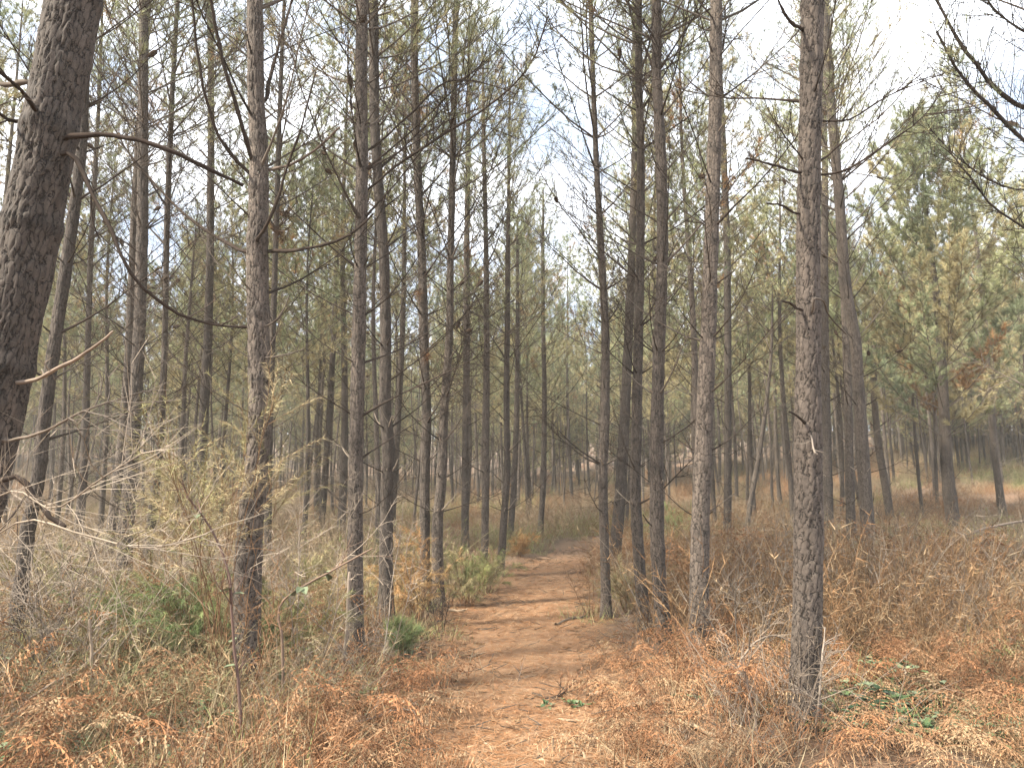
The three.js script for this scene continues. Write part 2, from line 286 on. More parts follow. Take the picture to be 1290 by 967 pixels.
// ---------------------------------------------------------------- pines traced from the photograph
// pts: [photo x, photo y, width in photo pixels] from the foot upward; depth from where the foot meets the ground
function tracedPine(spec) {
  const { pts, label, seed, H = 11.5, crownBase = 5.6, dead = 1, first = 1.0, group } = spec, r = rng(seed);
  const foot = flatGround(pts[0][0], pts[0][1]); const depth = spec.depth ?? -foot.z;
  const b0 = atDepth(pts[0][0], pts[0][1], depth), gy = groundH(b0.x, b0.z);
  const o = thing('pine_tree', label, 'pine tree', group, [b0.x, gy, b0.z]);
  const P = pts.map(([x, y]) => atDepth(x, y, depth).sub(o.position)), R = pts.map(([x, y, w]) => w / 2 * pxSize(x, y, depth) / Math.hypot(1, (x - PW / 2) / F));
  // resample by height from below the ground to the top
  if (P[0].y > -0.1) { P.unshift(V(P[0].x + (P[0].x - P[1].x) * 0.1, -0.2, 0)); R.unshift(R[0] * 1.22); }
  const q = P.length - 1, lean = P[q].clone().sub(P[q - 1]).divideScalar(Math.max(0.3, P[q].y - P[q - 1].y)); let top = P[q].clone();
  const rTop = R[q], hTop = P[q].y; const drift = (r() - 0.5) * 0.3;
  for (let h = hTop + 0.6; h < H; h += 0.6) { const f = Math.exp(-(h - hTop) / 1.2); top = top.clone().add(V(lean.x * 0.6 * f + drift * 0.05, 0.6, 0.02 * (r() - 0.5))); P.push(top); R.push(rTop * Math.pow(clamp((H - h) / (H - hTop)), 0.7) + 0.006); }
  const NS = 28, cv = [], rd = [], y0 = P[0].y, y1 = P[P.length - 1].y;
  for (let k = 0; k <= NS; k++) { const y = lerp(y0, y1, k / NS); let a = 0; while (a < P.length - 2 && P[a + 1].y < y) a++; const t = clamp((y - P[a].y) / (P[a + 1].y - P[a].y)); cv.push(P[a].clone().lerp(P[a + 1], t).setY(y)); rd.push(lerp(R[a], R[a + 1], t)); }
  const zl = (r() - 0.5) * 0.04; cv.forEach((p) => { p.z += zl * Math.max(0, p.y) + 0.02 * Math.sin(p.y * 1.1 + seed); });
  const C = new THREE.CatmullRomCurve3(cv), onTrunk = (h) => { const t = clamp((h - y0) / (y1 - y0)); const s = t * NS, k = Math.min(NS - 1, Math.floor(s)); return { p: C.getPoint(t), r: lerp(rd[k], rd[k + 1], s - k) }; };
  const nodes = []; for (let h = first + 0.3 * r(); h < H - 0.4; h += 0.36 + 0.22 * r()) nodes.push(h);
  const near = depth < 5.5, mid = depth < 10.5;
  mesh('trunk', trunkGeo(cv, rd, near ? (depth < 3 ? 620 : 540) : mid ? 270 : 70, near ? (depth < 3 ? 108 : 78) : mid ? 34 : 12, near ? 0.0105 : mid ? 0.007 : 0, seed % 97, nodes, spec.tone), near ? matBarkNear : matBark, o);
  const upper = new GB(), needles = new GB(), seenTop = CAM_H + depth * 0.68 + 0.5;
  for (const h of nodes) {
    const live = h > crownBase, n = live ? 4 + Math.floor(r() * 2.5) : Math.floor((2.2 + 3.8 * r()) * dead), az0 = r() * 6.28;
    const { p, r: tr } = onTrunk(h), t = clamp((h - crownBase) / (H - crownBase));
    for (let k = 0; k < n; k++) {
      const az = az0 + (k + 0.5 * r()) * 6.283 / n;
      if (live) {
        const inc = lerp(1.15, 0.5, t) + 0.15 * (r() - 0.5), dir = V(Math.cos(az) * Math.sin(inc), Math.cos(inc), Math.sin(az) * Math.sin(inc));
        const len = (0.35 + (spec.spread ?? 1.45) * Math.pow(1 - t, 0.75)) * (0.75 + 0.5 * r());
        liveBranch(upper, needles, r, p.clone().addScaledVector(dir, tr * 0.5), dir, len, 0.004 + 0.0042 * len, h < seenTop ? { needles: 15, shoots: 8, nwid: 0.0045, bend: 0.7, tan: 0.2 * (1 - t) } : { needles: 5, shoots: 5, tufts: 1, nwid: 0.02, bend: 0.7 });
      } else {
        const stubby = h < 1.6 ? 0.75 : h < 2.6 ? 0.45 : 0.12, inc = lerp(1.35, 0.85, clamp(h / crownBase)) + 0.3 * (r() - 0.5), dir = V(Math.cos(az) * Math.sin(inc), Math.cos(inc), Math.sin(az) * Math.sin(inc)), short = r() < stubby;
        const len = short ? 0.05 + 0.3 * r() * r() : (0.5 + 1.3 * r()) * lerp(0.5, 1.3, clamp(h / crownBase)), rad = short ? 0.005 + 0.006 * r() : 0.004 + 0.0045 * len * r();
        const st = p.clone().addScaledVector(dir, tr * 0.6); const vis = h < seenTop;
        const g = vis ? new GB() : upper; const col = jit(r, h < 2.4 && short && r() < 0.6 ? TWIG_PALE : r() < 0.25 ? TWIG_GREY : TWIG_DARK, 0.25);
        const bp = deadBranch(g, r, st, dir, len, rad, { col, twigs: short ? Math.floor(r() * 2) : Math.round(len * (depth < 10 ? 15 : 9)), end: short ? 0.6 : 0.2, bend: 0.25 + 0.5 * r(), twigLen: 0.4, sub: depth < 12 ? 3 : 1 });
        if (vis) { const b = mesh('branch', g.geo(), matTwig, o);
          if (!short && h > 2.4 && r() < 0.10) { const e = along(bp, 0.35 + 0.5 * r()); mesh('pine_cone', cone(r, e.p, randDir(r).multiplyScalar(0.5).sub(e.d).normalize()), matTwig, b); } }
      }
    }
  }
  for (const tb of spec.traced ?? []) { // branches traced in the photo: [x, y, metres toward (+) or away (-)]
    const bp = tb.pts.map(([x, y, dz]) => atDepth(x, y, depth - dz).sub(o.position)), s = tb.w * pxSize(tb.pts[0][0], tb.pts[0][1], depth) / 2;
    bp.unshift(bp[0].clone().lerp(onTrunk(bp[0].y).p, 0.7)); const line = new THREE.CatmullRomCurve3(bp).getPoints(16), g = new GB(); line.forEach((p, k) => { if (k) p.addScaledVector(randDir(r), s * 0.25); });
    deadBranch(g, r, null, null, 0, s, { pts: line, col: tb.col ?? TWIG_GREY, twigs: tb.twigs ?? 4, twigLen: tb.twigLen ?? 0.25, twigCol: tb.twigCol, tufts: tb.tufts, end: tb.end ?? 0.4, from: tb.from ?? 0.3, sub: tb.sub ?? 2 });
    mesh('branch', g.geo(), matTwig, o);
  }
  for (const [x, y, dz, col] of spec.clumps ?? []) { // a caught clump of dead needles
    const g = new GB(), c = atDepth(x, y, depth - dz).sub(o.position); for (let k = 0; k < 9; k++) tuft(g, r, c.clone().addScaledVector(randDir(r), 0.09 * r()), randDir(r).add(V(0, -0.5, 0)).normalize(), 20, 0.13, 0.003, jit(r, col, 0.3));
    const m = mesh('needle_clump', g.geo(), matDry, o); m.userData.kind = 'stuff';
  }
  if (upper.size) { const cr = mesh('crown', twoGeo(needles, upper), [matNeedle, matTwig], o); cr.userData.kind = 'stuff'; }
  return o;
}
const PALE = TWIG_PALE, GR = TWIG_GREY, DK = TWIG_DARK;
const pines = [
  { seed: 11, depth: 2.75, tone: 0.68, H: 10, crownBase: 5.2, dead: 0.0, label: 'thick leaning pine with furrowed scaly bark and a long arching snapped limb', pts: [[-150, 1180, 94], [-92, 860, 90], [-42, 640, 84], [-12, 522, 82], [9, 422, 79], [32, 310, 77], [54, 200, 74], [66, 130, 72], [89, 0, 68], [107, -110, 65]],  // tone darkens the whole bark colour, standing in for shade on this trunk
    traced: [{ pts: [[92, 171, 0.05], [150, 172, 0.12], [200, 184, 0.15], [258, 211, 0.1], [306, 233, 0]], w: 8, twigs: 0, end: 0.55, col: [0.04, 0.031, 0.026] }, { pts: [[88, 192, 0.05], [112, 236, 0.2], [140, 290, 0.3], [165, 345, 0.3], [212, 388, 0.2], [262, 408, 0.1], [312, 412, 0]], w: 6.5, twigs: 5, end: 0.3, col: DK, twigLen: 0.2 },
      { pts: [[36, 480, 0.05], [72, 464, 0.2], [108, 444, 0.25], [141, 418, 0.3]], w: 5.5, twigs: 1, end: 0.6, col: [0.24, 0.19, 0.15], twigLen: 0.08 }, { pts: [[14, 554, 0.05], [50, 545, 0.2], [92, 524, 0.3], [118, 513, 0.3], [168, 497, 0.2]], w: 5.5, twigs: 9, end: 0.2, col: [0.13, 0.105, 0.085], twigCol: GR, twigLen: 0.3, from: 0.45 },
      { pts: [[50, 146, 0.05], [30, 118, 0.2], [8, 98, 0.3], [-40, 60, 0.5]], w: 7, twigs: 3, col: DK }, { pts: [[18, 152, 0.02], [0, 143, 0.2], [-40, 120, 0.4]], w: 6, twigs: 2, col: DK }, { pts: [[30, 104, 0.0], [8, 106, -0.1], [-30, 104, -0.3]], w: 8, twigs: 0, end: 0.7, col: GR },
      { pts: [[-30, 640, 0.1], [20, 618, 0.4], [70, 640, 0.6], [130, 600, 0.7], [180, 570, 0.7]], w: 2.4, twigs: 26, sub: 4, end: 0.2, col: [0.22, 0.18, 0.14], twigCol: [0.25, 0.205, 0.16], twigLen: 0.32, from: 0.25 }, { pts: [[-40, 700, 0.1], [30, 655, 0.5], [110, 675, 0.8], [190, 690, 0.9], [262, 672, 0.9]], w: 2.2, twigs: 24, sub: 4, end: 0.2, col: [0.22, 0.18, 0.14], twigCol: [0.25, 0.205, 0.16], twigLen: 0.3, from: 0.2 },
      { pts: [[-20, 610, 0.1], [24, 602, 0.1], [42, 625, 0.1], [62, 650, 0.1], [82, 664, 0.1]], w: 9, twigs: 1, end: 0.6, col: DK }] },
  { seed: 12, dead: 1.3, label: 'slender pine with a slight lean rising behind the thick furrowed leaning pine', pts: [[10, 865, 24], [18, 780, 22], [32, 710, 20], [39, 644, 20], [51, 600, 18], [59, 522, 18], [73, 422, 17], [87, 322, 16], [103, 200, 14], [107, 100, 13], [112, 0, 12]] },
  { seed: 13, dead: 1.4, label: 'straight grey pine behind a green broom bush with fissured dark bark at its foot', pts: [[157, 775, 22], [157, 700, 21], [160, 644, 20], [165, 590, 18], [168, 522, 17], [172, 422, 16], [175, 300, 15], [177, 130, 13], [177, 0, 12]] },
  { seed: 14, label: 'thin pine with star shaped whorls of black twigs above a wispy sapling', crownBase: 5.6, dead: 1.3, pts: [[250, 720, 14], [252, 640, 13], [258, 500, 12.5], [263, 422, 11.5], [267, 322, 10], [268, 200, 9], [268, 0, 8]] },
  { seed: 15, clumps: [[360, 268, 0.1, [0.05, 0.036, 0.026]], [352, 294, 0.1, [0.07, 0.045, 0.03]]], label: 'stout straight pine with pale sunlit plates, its foot buried in bracken and bare stems', dead: 0.8, crownBase: 5.4, pts: [[310, 895, 36], [311, 800, 35], [312, 740, 35], [313, 680, 33], [321, 600, 30], [327, 522, 29], [325, 422, 28], [324, 322, 27], [328, 200, 23], [324, 130, 21], [323, 0, 20]],
    traced: [{ pts: [[322, 212, 0], [308, 170, 0.2], [290, 110, 0.4], [272, 40, 0.5], [262, -30, 0.6]], w: 7, twigs: 5, col: DK }, { pts: [[320, 222, 0], [296, 200, 0.1], [272, 165, 0.3], [252, 90, 0.5], [240, -10, 0.6]], w: 6, twigs: 6, col: DK }, { pts: [[332, 128, 0], [340, 95, -0.1], [356, 40, -0.2], [372, -20, -0.3]], w: 7, twigs: 5, col: DK },
      { pts: [[336, 214, 0], [372, 204, 0.2], [404, 182, 0.3], [428, 160, 0.4]], w: 5.5, twigs: 3, col: [0.12, 0.095, 0.08] }, { pts: [[312, 318, 0], [268, 296, -0.3], [230, 268, -0.5], [186, 222, -0.7], [150, 178, -0.9]], w: 6, twigs: 7, col: DK }, { pts: [[322, 306, 0.05], [342, 272, 0.3], [362, 210, 0.4], [378, 165, 0.5], [398, 90, 0.6]], w: 5, twigs: 4, col: DK },
      { pts: [[338, 316, 0], [378, 314, 0.2], [410, 308, 0.3], [440, 296, 0.3], [470, 270, 0.4]], w: 6, twigs: 6, col: DK }, { pts: [[314, 412, 0], [282, 410, 0.1], [258, 404, 0.2]], w: 5, twigs: 2, col: DK }, { pts: [[336, 410, 0.05], [348, 402, 0.1], [358, 388, 0.1], [364, 372, 0.1]], w: 2.6, twigs: 1, end: 0.6, col: GR, twigLen: 0.08 }, { pts: [[338, 450, 0.05], [362, 446, 0.1], [382, 440, 0.1]], w: 2.6, twigs: 1, end: 0.6, col: GR, twigLen: 0.08 }] },
  { seed: 16, label: 'straight pine with a thin pale dead stem leaning against its dark foot', dead: 1.1, pts: [[447, 845, 22], [447, 760, 21], [447, 700, 19], [447, 640, 18.5], [450, 522, 17.5], [453, 422, 17], [456, 322, 15.5], [458, 200, 14.5], [457, 100, 15], [458, 0, 15]],
    traced: [{ pts: [[460, 240, 0], [500, 208, 0.2], [560, 168, 0.4], [620, 130, 0.6], [668, 82, 0.7], [690, 20, 0.8]], w: 4, twigs: 30, tufts: 14, twigLen: 0.5, sub: 4, col: DK }, { pts: [[462, 190, 0], [510, 150, 0.2], [560, 104, 0.3], [600, 102, 0.4], [650, 118, 0.5]], w: 3.5, twigs: 14, twigLen: 0.4, sub: 3, col: DK }] },
  { seed: 17, label: 'pine with a kinked swollen knee in its smooth trunk beside a small green bush', dead: 1.2, pts: [[486, 798, 22], [486, 700, 17], [487, 622, 15.5], [491, 578, 16], [486, 522, 15], [487, 422, 14], [485, 322, 12.5], [478, 240, 12.5], [473, 150, 12], [472, 0, 12]] },
  { seed: 18, dead: 1.4, clumps: [[538, 448, 0.1, [0.16, 0.085, 0.045]], [528, 370, 0.1, [0.14, 0.08, 0.045]]], label: 'dark slim pine of a close pair, carrying rusty clumps of dead needles', pts: [[538, 769, 14], [535, 700, 13], [535, 600, 12.5], [538, 522, 11.5], [533, 422, 11], [531, 322, 10.5], [525, 200, 10], [522, 80, 9]], crownBase: 5.4 },
  { seed: 19, dead: 1.4, label: 'slim pine of a close pair by the path, bowing slightly and paler in the bark', pts: [[552, 769, 16], [551, 660, 14], [557, 600, 12], [559, 522, 11], [566, 422, 9.5], [567, 322, 8.5], [570, 200, 8], [572, 80, 7]], crownBase: 5.2 },
  { seed: 20, label: 'slim upright pine standing behind the olive broom bushes at the path edge', pts: [[586, 700, 10], [586, 600, 9.5], [588, 450, 8.5], [588, 322, 7.5], [590, 200, 6]] },
  { seed: 21, label: 'thin pine growing up through the olive broom bushes at the path edge', pts: [[610, 728, 9.5], [612, 600, 9], [613, 420, 7.5], [612, 300, 6], [610, 220, 5]], H: 9.5 },
  { seed: 22, label: 'thin pine with a bent foot standing just where the path curves', pts: [[629, 728, 10], [633, 680, 9.5], [639, 600, 8.5], [638, 500, 7.5], [640, 322, 6], [641, 230, 4]], H: 8.6, crownBase: 3.6, spread: 0.9 },
  { seed: 23, label: 'thin pine standing close behind the bent footed pine at the path curve', pts: [[642, 690, 8], [648, 600, 7.5], [651, 522, 7], [652, 400, 5], [652, 330, 4]], H: 8, crownBase: 4, spread: 0.9 },
  { seed: 24, label: 'lone thin pine standing at the far end of the path', pts: [[680, 684, 8], [685, 600, 7], [686, 500, 6], [684, 380, 5]], H: 9, crownBase: 3.2, spread: 1.0 },
  { seed: 25, label: 'knotty dark thin pine at the path edge opposite the close pair', dead: 1.4, pts: [[764, 782, 13], [762, 700, 11.5], [759, 600, 12], [763, 522, 11], [764, 422, 9.5], [759, 322, 8.5], [752, 200, 7], [748, 100, 6]], crownBase: 5.4 },
  { seed: 26, label: 'forked pine base leaning behind the knotty dark thin pine', pts: [[772, 722, 16], [782, 622, 15], [788, 522, 13], [792, 440, 12], [796, 340, 10], [800, 220, 8]] },
  { seed: 27, label: 'slim pine with a leaning foot, one of two standing side by side beside the path', dead: 1.2, pts: [[814, 802, 17], [807, 740, 15], [802, 660, 14], [800, 622, 14], [802, 522, 13], [804, 422, 12], [806, 322, 11], [806, 200, 9.5], [803, 100, 9], [803, 0, 8.5]] },
  { seed: 28, label: 'ringed pine with swollen whorls and a curved foot at the edge of the path', dead: 1.0, pts: [[839, 828, 21], [830, 720, 18], [828, 640, 17.5], [829, 522, 16.5], [832, 422, 15], [836, 322, 14], [834, 200, 14], [829, 100, 12], [829, 0, 12]] },
  { seed: 29, label: 'tall straight pine with dry grass and bare twigs round its plated foot', dead: 0.9, pts: [[882, 848, 28], [882, 700, 24], [884, 640, 23], [888, 522, 22], [892, 422, 20], [895, 322, 18.5], [899, 200, 17], [902, 100, 16], [903, 0, 15]] },
  { seed: 30, label: 'slim pale pine behind the tall straight one, in thick brown brush', pts: [[917, 706, 11], [917, 600, 10], [917, 500, 9.5], [917, 322, 9], [912, 200, 8]] },
  { seed: 31, label: 'thin pale dead looking pine pole leaning over in the brush', pts: [[937, 698, 7], [946, 630, 7], [957, 570, 6], [966, 510, 5], [972, 460, 4]], H: 5.6, crownBase: 4.6, spread: 0.5 },
  { seed: 32, first: 3.3, label: 'stout lone pine with deep plated bark and pale tangled twigs at its foot', dead: 0.55, crownBase: 5.6, pts: [[1010, 948, 39], [1012, 860, 38.5], [1016, 760, 38], [1016, 640, 37.5], [1016, 522, 34], [1017, 422, 31], [1017, 322, 30], [1019, 200, 28.5], [1021, 100, 28], [1022, 0, 29]],
    traced: [{ pts: [[1024, 392, 0.1], [1027, 376, 0.16], [1036, 378, 0.14], [1044, 396, 0], [1066, 420, -0.3]], w: 3.6, twigs: 1, end: 0.5, col: GR, twigLen: 0.1 }, { pts: [[1004, 388, 0.1], [996, 382, 0.15], [985, 379, 0.2]], w: 4, twigs: 0, end: 0.6, col: DK }, { pts: [[1010, 36, 0.05], [992, 22, 0.2], [978, -6, 0.3]], w: 6, twigs: 2, col: DK }, { pts: [[1032, 220, 0], [1066, 214, 0.1], [1110, 186, 0.2], [1160, 150, 0.3], [1190, 110, 0.3]], w: 3.6, twigs: 16, twigLen: 0.45, col: DK, sub: 3 },
      { pts: [[1033, 152, 0], [1070, 150, 0.1], [1120, 120, 0.2], [1190, 92, 0.3]], w: 3.2, twigs: 14, twigLen: 0.45, col: DK, sub: 3 }, { pts: [[1002, 216, 0.05], [970, 206, 0.2], [940, 199, 0.25]], w: 4, twigs: 0, end: 0.6, col: DK }, { pts: [[1014, 532, 0.1], [1005, 524, 0.16], [994, 518, 0.2]], w: 4, twigs: 0, end: 0.6, col: DK }, { pts: [[1022, 548, 0.1], [1027, 570, 0.2], [1030, 572, 0.2]], w: 3, twigs: 3, twigLen: 0.1, end: 0.6, col: PALE },
      { pts: [[1002, 268, 0.05], [984, 258, 0.2], [966, 256, 0.25]], w: 4, twigs: 0, end: 0.5, col: DK }, { pts: [[1022, 945, 0.1], [1032, 880, 0.25], [1036, 830, 0.2], [1040, 790, 0.1]], w: 4, twigs: 10, twigLen: 0.25, col: PALE, twigCol: PALE }] },
  { seed: 33, label: 'shaded pine half hidden behind the stout plated lone pine', pts: [[1044, 712, 15], [1043, 640, 14], [1041, 522, 12.5], [1039, 420, 11], [1038, 322, 10], [1040, 200, 8]] },
  { seed: 34, label: 'strongly curved pine with a fork scar where its trunk bends', dead: 1.1, pts: [[1099, 748, 20], [1093, 640, 18], [1086, 522, 16], [1079, 422, 15], [1068, 370, 14.5], [1064, 322, 14], [1060, 250, 13], [1053, 160, 12], [1046, 80, 11], [1042, 0, 10]], crownBase: 6 },
  { seed: 35, label: 'slim pale pine standing close beside the strongly curved one', pts: [[1078, 738, 13], [1073, 640, 12.5], [1071, 522, 11], [1067, 400, 10], [1062, 300, 9], [1058, 200, 8]] },
  { seed: 36, label: 'short leaning pine trunk among dry bracken behind the curved pine', pts: [[1127, 684, 11], [1118, 620, 10.5], [1107, 560, 9.5], [1102, 500, 8], [1104, 440, 7]], H: 7 },
  { seed: 38, label: 'dark pine leaning in the shaded thicket, thickest of its cluster', pts: [[130, 748, 17], [138, 690, 16], [148, 620, 15], [155, 550, 13], [160, 460, 11], [164, 340, 9]] },
  { seed: 39, label: 'dark pine of the shaded thicket leaning beside the green broom', pts: [[181, 757, 15], [188, 690, 13], [196, 620, 12], [203, 550, 10], [208, 460, 8], [212, 340, 7]] },
  { seed: 40, label: 'gnarled dark thin trunk in the shaded thicket between leaning pines', pts: [[96, 716, 14], [100, 660, 13], [106, 590, 11], [110, 500, 9], [116, 380, 7]] },
  { seed: 41, label: 'very thin dark pine pole in the shaded thicket', pts: [[217, 700, 8], [222, 640, 7], [228, 560, 6], [232, 460, 5]], H: 7 },
  { seed: 42, label: 'thin pale pine pole leaning behind the pale twig tangle', pts: [[402, 690, 9], [408, 620, 8.5], [416, 520, 8], [421, 430, 7], [425, 330, 6], [428, 240, 5]], H: 9 },
  { seed: 43, label: 'dark pine standing close behind the stout pine in bracken', pts: [[336, 735, 10], [338, 600, 9.5], [341, 480, 9], [344, 380, 8], [346, 300, 7]] },
];
for (const s of pines) tracedPine(s);
// a pine just outside the frame whose long limbs reach into it
tracedPine({ seed: 44, depth: 6.2, H: 11, crownBase: 5.6, dead: 1.1, label: 'pine with long upswept limbs reaching over the dry brush slope', pts: [[1385, 850, 30], [1380, 640, 27], [1376, 400, 24], [1372, 200, 22], [1370, 0, 20]],
  traced: [{ pts: [[1370, 182, 0], [1310, 145, 0.1], [1262, 118, 0.2], [1222, 70, 0.3], [1190, 20, 0.3], [1170, -30, 0.3]], w: 7, twigs: 34, tufts: 26, twigLen: 0.6, col: DK, sub: 4 }, { pts: [[1372, 225, 0], [1300, 186, 0.2], [1250, 135, 0.3], [1215, 100, 0.4], [1180, 40, 0.5]], w: 6, twigs: 32, tufts: 24, twigLen: 0.6, col: DK, sub: 4 },
    { pts: [[1374, 350, 0], [1310, 300, 0.2], [1250, 258, 0.3], [1222, 222, 0.4], [1195, 190, 0.4]], w: 4.5, twigs: 26, tufts: 14, twigLen: 0.5, col: DK, sub: 3 }, { pts: [[1372, 60, 0], [1310, 48, 0.2], [1262, 20, 0.3], [1230, -20, 0.3]], w: 5, twigs: 26, tufts: 20, twigLen: 0.5, col: DK, sub: 4 }, { pts: [[1374, 255, 0], [1330, 240, -0.2], [1270, 236, -0.3], [1215, 205, -0.4], [1170, 160, -0.4]], w: 4, twigs: 24, tufts: 14, twigLen: 0.5, col: DK, sub: 3 }] });

// ---------------------------------------------------------------- pines of the wood behind: a few kinds, one object for each tree
function pineKind(seed, { H, crownBase, r0, spread, dome = 0.7, shoots = 8, needles = 25, whorls = 4, nwid = 0.0074, deadN = 2, lean = 0, bend = 0.5, tufts = 2 }) {
  const r = rng(seed), cv = [], rd = [], NS = 14, a = r() * 6.28, w = 0.12 + lean;
  for (let k = 0; k <= NS; k++) { const t = k / NS; cv.push(V(Math.cos(a) * w * Math.sin(t * 2.4) + 0.04 * Math.sin(t * 9 + seed), lerp(-0.25, H, t), Math.sin(a) * w * Math.sin(t * 2.4) + 0.04 * Math.cos(t * 8 + seed))); rd.push(r0 * (1 - 0.92 * Math.pow(t, 1.15)) * (k === 0 ? 1.2 : 1)); }
  const C = new THREE.CatmullRomCurve3(cv), limbs = new GB(), nd = new GB(), nodes = [];
  for (let h = 0.9; h < H - 0.25; h += 0.38 + 0.2 * r()) nodes.push(h);
  for (const h of nodes) {
    const t = clamp((h + 0.25) / (H + 0.25)), p = C.getPoint(t), live = h > crownBase, q = clamp((h - crownBase) / (H - crownBase)), n = live ? whorls + Math.floor(r() * 2) : Math.floor(r() * (deadN + 1)), az0 = r() * 6.28;
    for (let k = 0; k < n; k++) {
      const az = az0 + (k + 0.5 * r()) * 6.283 / n, inc = live ? lerp(1.2, 0.5, q) + 0.2 * (r() - 0.5) : 1.1 + 0.4 * (r() - 0.5), dir = V(Math.cos(az) * Math.sin(inc), Math.cos(inc), Math.sin(az) * Math.sin(inc));
      if (live) liveBranch(limbs, nd, r, p, dir, (0.3 + spread * Math.pow(1 - q, dome) * (q < 0.12 ? 0.75 : 1)) * (0.75 + 0.5 * r()), 0.011 * (1 - 0.6 * q), { needles, shoots, nwid, bend, sides: 3, tufts, tan: 0.5 * (1 - q) });
      else deadBranch(limbs, r, p, dir, (0.3 + 0.9 * r()) * (h < 1.8 ? 0.5 : 1), 0.008, { col: jit(r, r() < 0.35 ? TWIG_PALE : TWIG_GREY, 0.3), twigs: 5, sub: 1, twigLen: 0.3 });
    }
  }
  const o = new THREE.Group(); mesh('trunk', trunkGeo(cv, rd, 42, 9, 0, seed % 97, nodes.filter((h) => h < H * 0.8)), matBark, o);
  const cr = mesh('crown', twoGeo(nd, limbs), [matNeedle, matTwig], o); cr.userData.kind = 'stuff';
  return o;
}
const kinds = {
  tall: [101, 102, 103].map((s, k) => pineKind(s, { H: 10.4 + k * 0.7, crownBase: 4.2 + k * 0.3, r0: 0.066 + 0.01 * k, spread: 1.6, deadN: 4 })),
  low: [111, 112, 113].map((s, k) => pineKind(s, { H: 8.4 + k * 0.8, crownBase: 3.2 + k * 0.4, r0: 0.052 + 0.008 * k, spread: 1.6, deadN: 4 })),
  full: [121, 122].map((s, k) => pineKind(s, { H: 8.0 + k, crownBase: 3.0 + 0.5 * k, r0: 0.055, spread: 1.6, whorls: 6, deadN: 4 })),
  bare: [131, 132].map((s, k) => pineKind(s, { H: 8.5 + k, crownBase: 5.2, r0: 0.042 + 0.01 * k, spread: 0.9, deadN: 4, lean: 0.25 })),
};
const kindLabel = { tall: 'tall pine with a high thin crown', low: 'mid height pine with an olive crown', full: 'young pine with a dense leafy crown', bare: 'thin bare pine pole with a small crown' };
const zoneOf = (x, z) => x < -0.26 * -z ? 'in the wood behind the bleached thicket' : x > 0.2 * -z + 1 ? 'in the wood above the brown brush slope' : 'beyond the end of the footpath';
function plantPine(kind, x, z, r, scale) {
  const src = kinds[kind][Math.floor(r() * kinds[kind].length)], o = src.clone(); o.name = numbered('pine_tree'); o.userData = { label: `${kindLabel[kind]} ${zoneOf(x, z)}`, category: 'pine tree', group: `pines ${zoneOf(x, z)}` };
  o.position.set(x, groundH(x, z), z); o.rotation.set((r() - 0.5) * 0.05, r() * 6.28, (r() - 0.5) * 0.05); o.scale.setScalar(scale); scene.add(o); return o;
}
{ // the bushy pine in the open on the slope
  const b = pineKind(141, { H: 8.8, crownBase: 2.2, r0: 0.14, spread: 2.9, dome: 0.5, shoots: 12, needles: 32, whorls: 6, deadN: 3, bend: 0.6, tufts: 3, nwid: 0.0072 }), c = flatGround(1207, 690);
  b.name = numbered('pine_tree'); b.userData = { label: 'bushy pine with a broad domed grey green crown standing in the open', category: 'pine tree' }; b.position.set(atDepth(1205, 660, 15.5).x, groundH(atDepth(1205, 660, 15.5).x, -15.5), -15.5); scene.add(b);
}
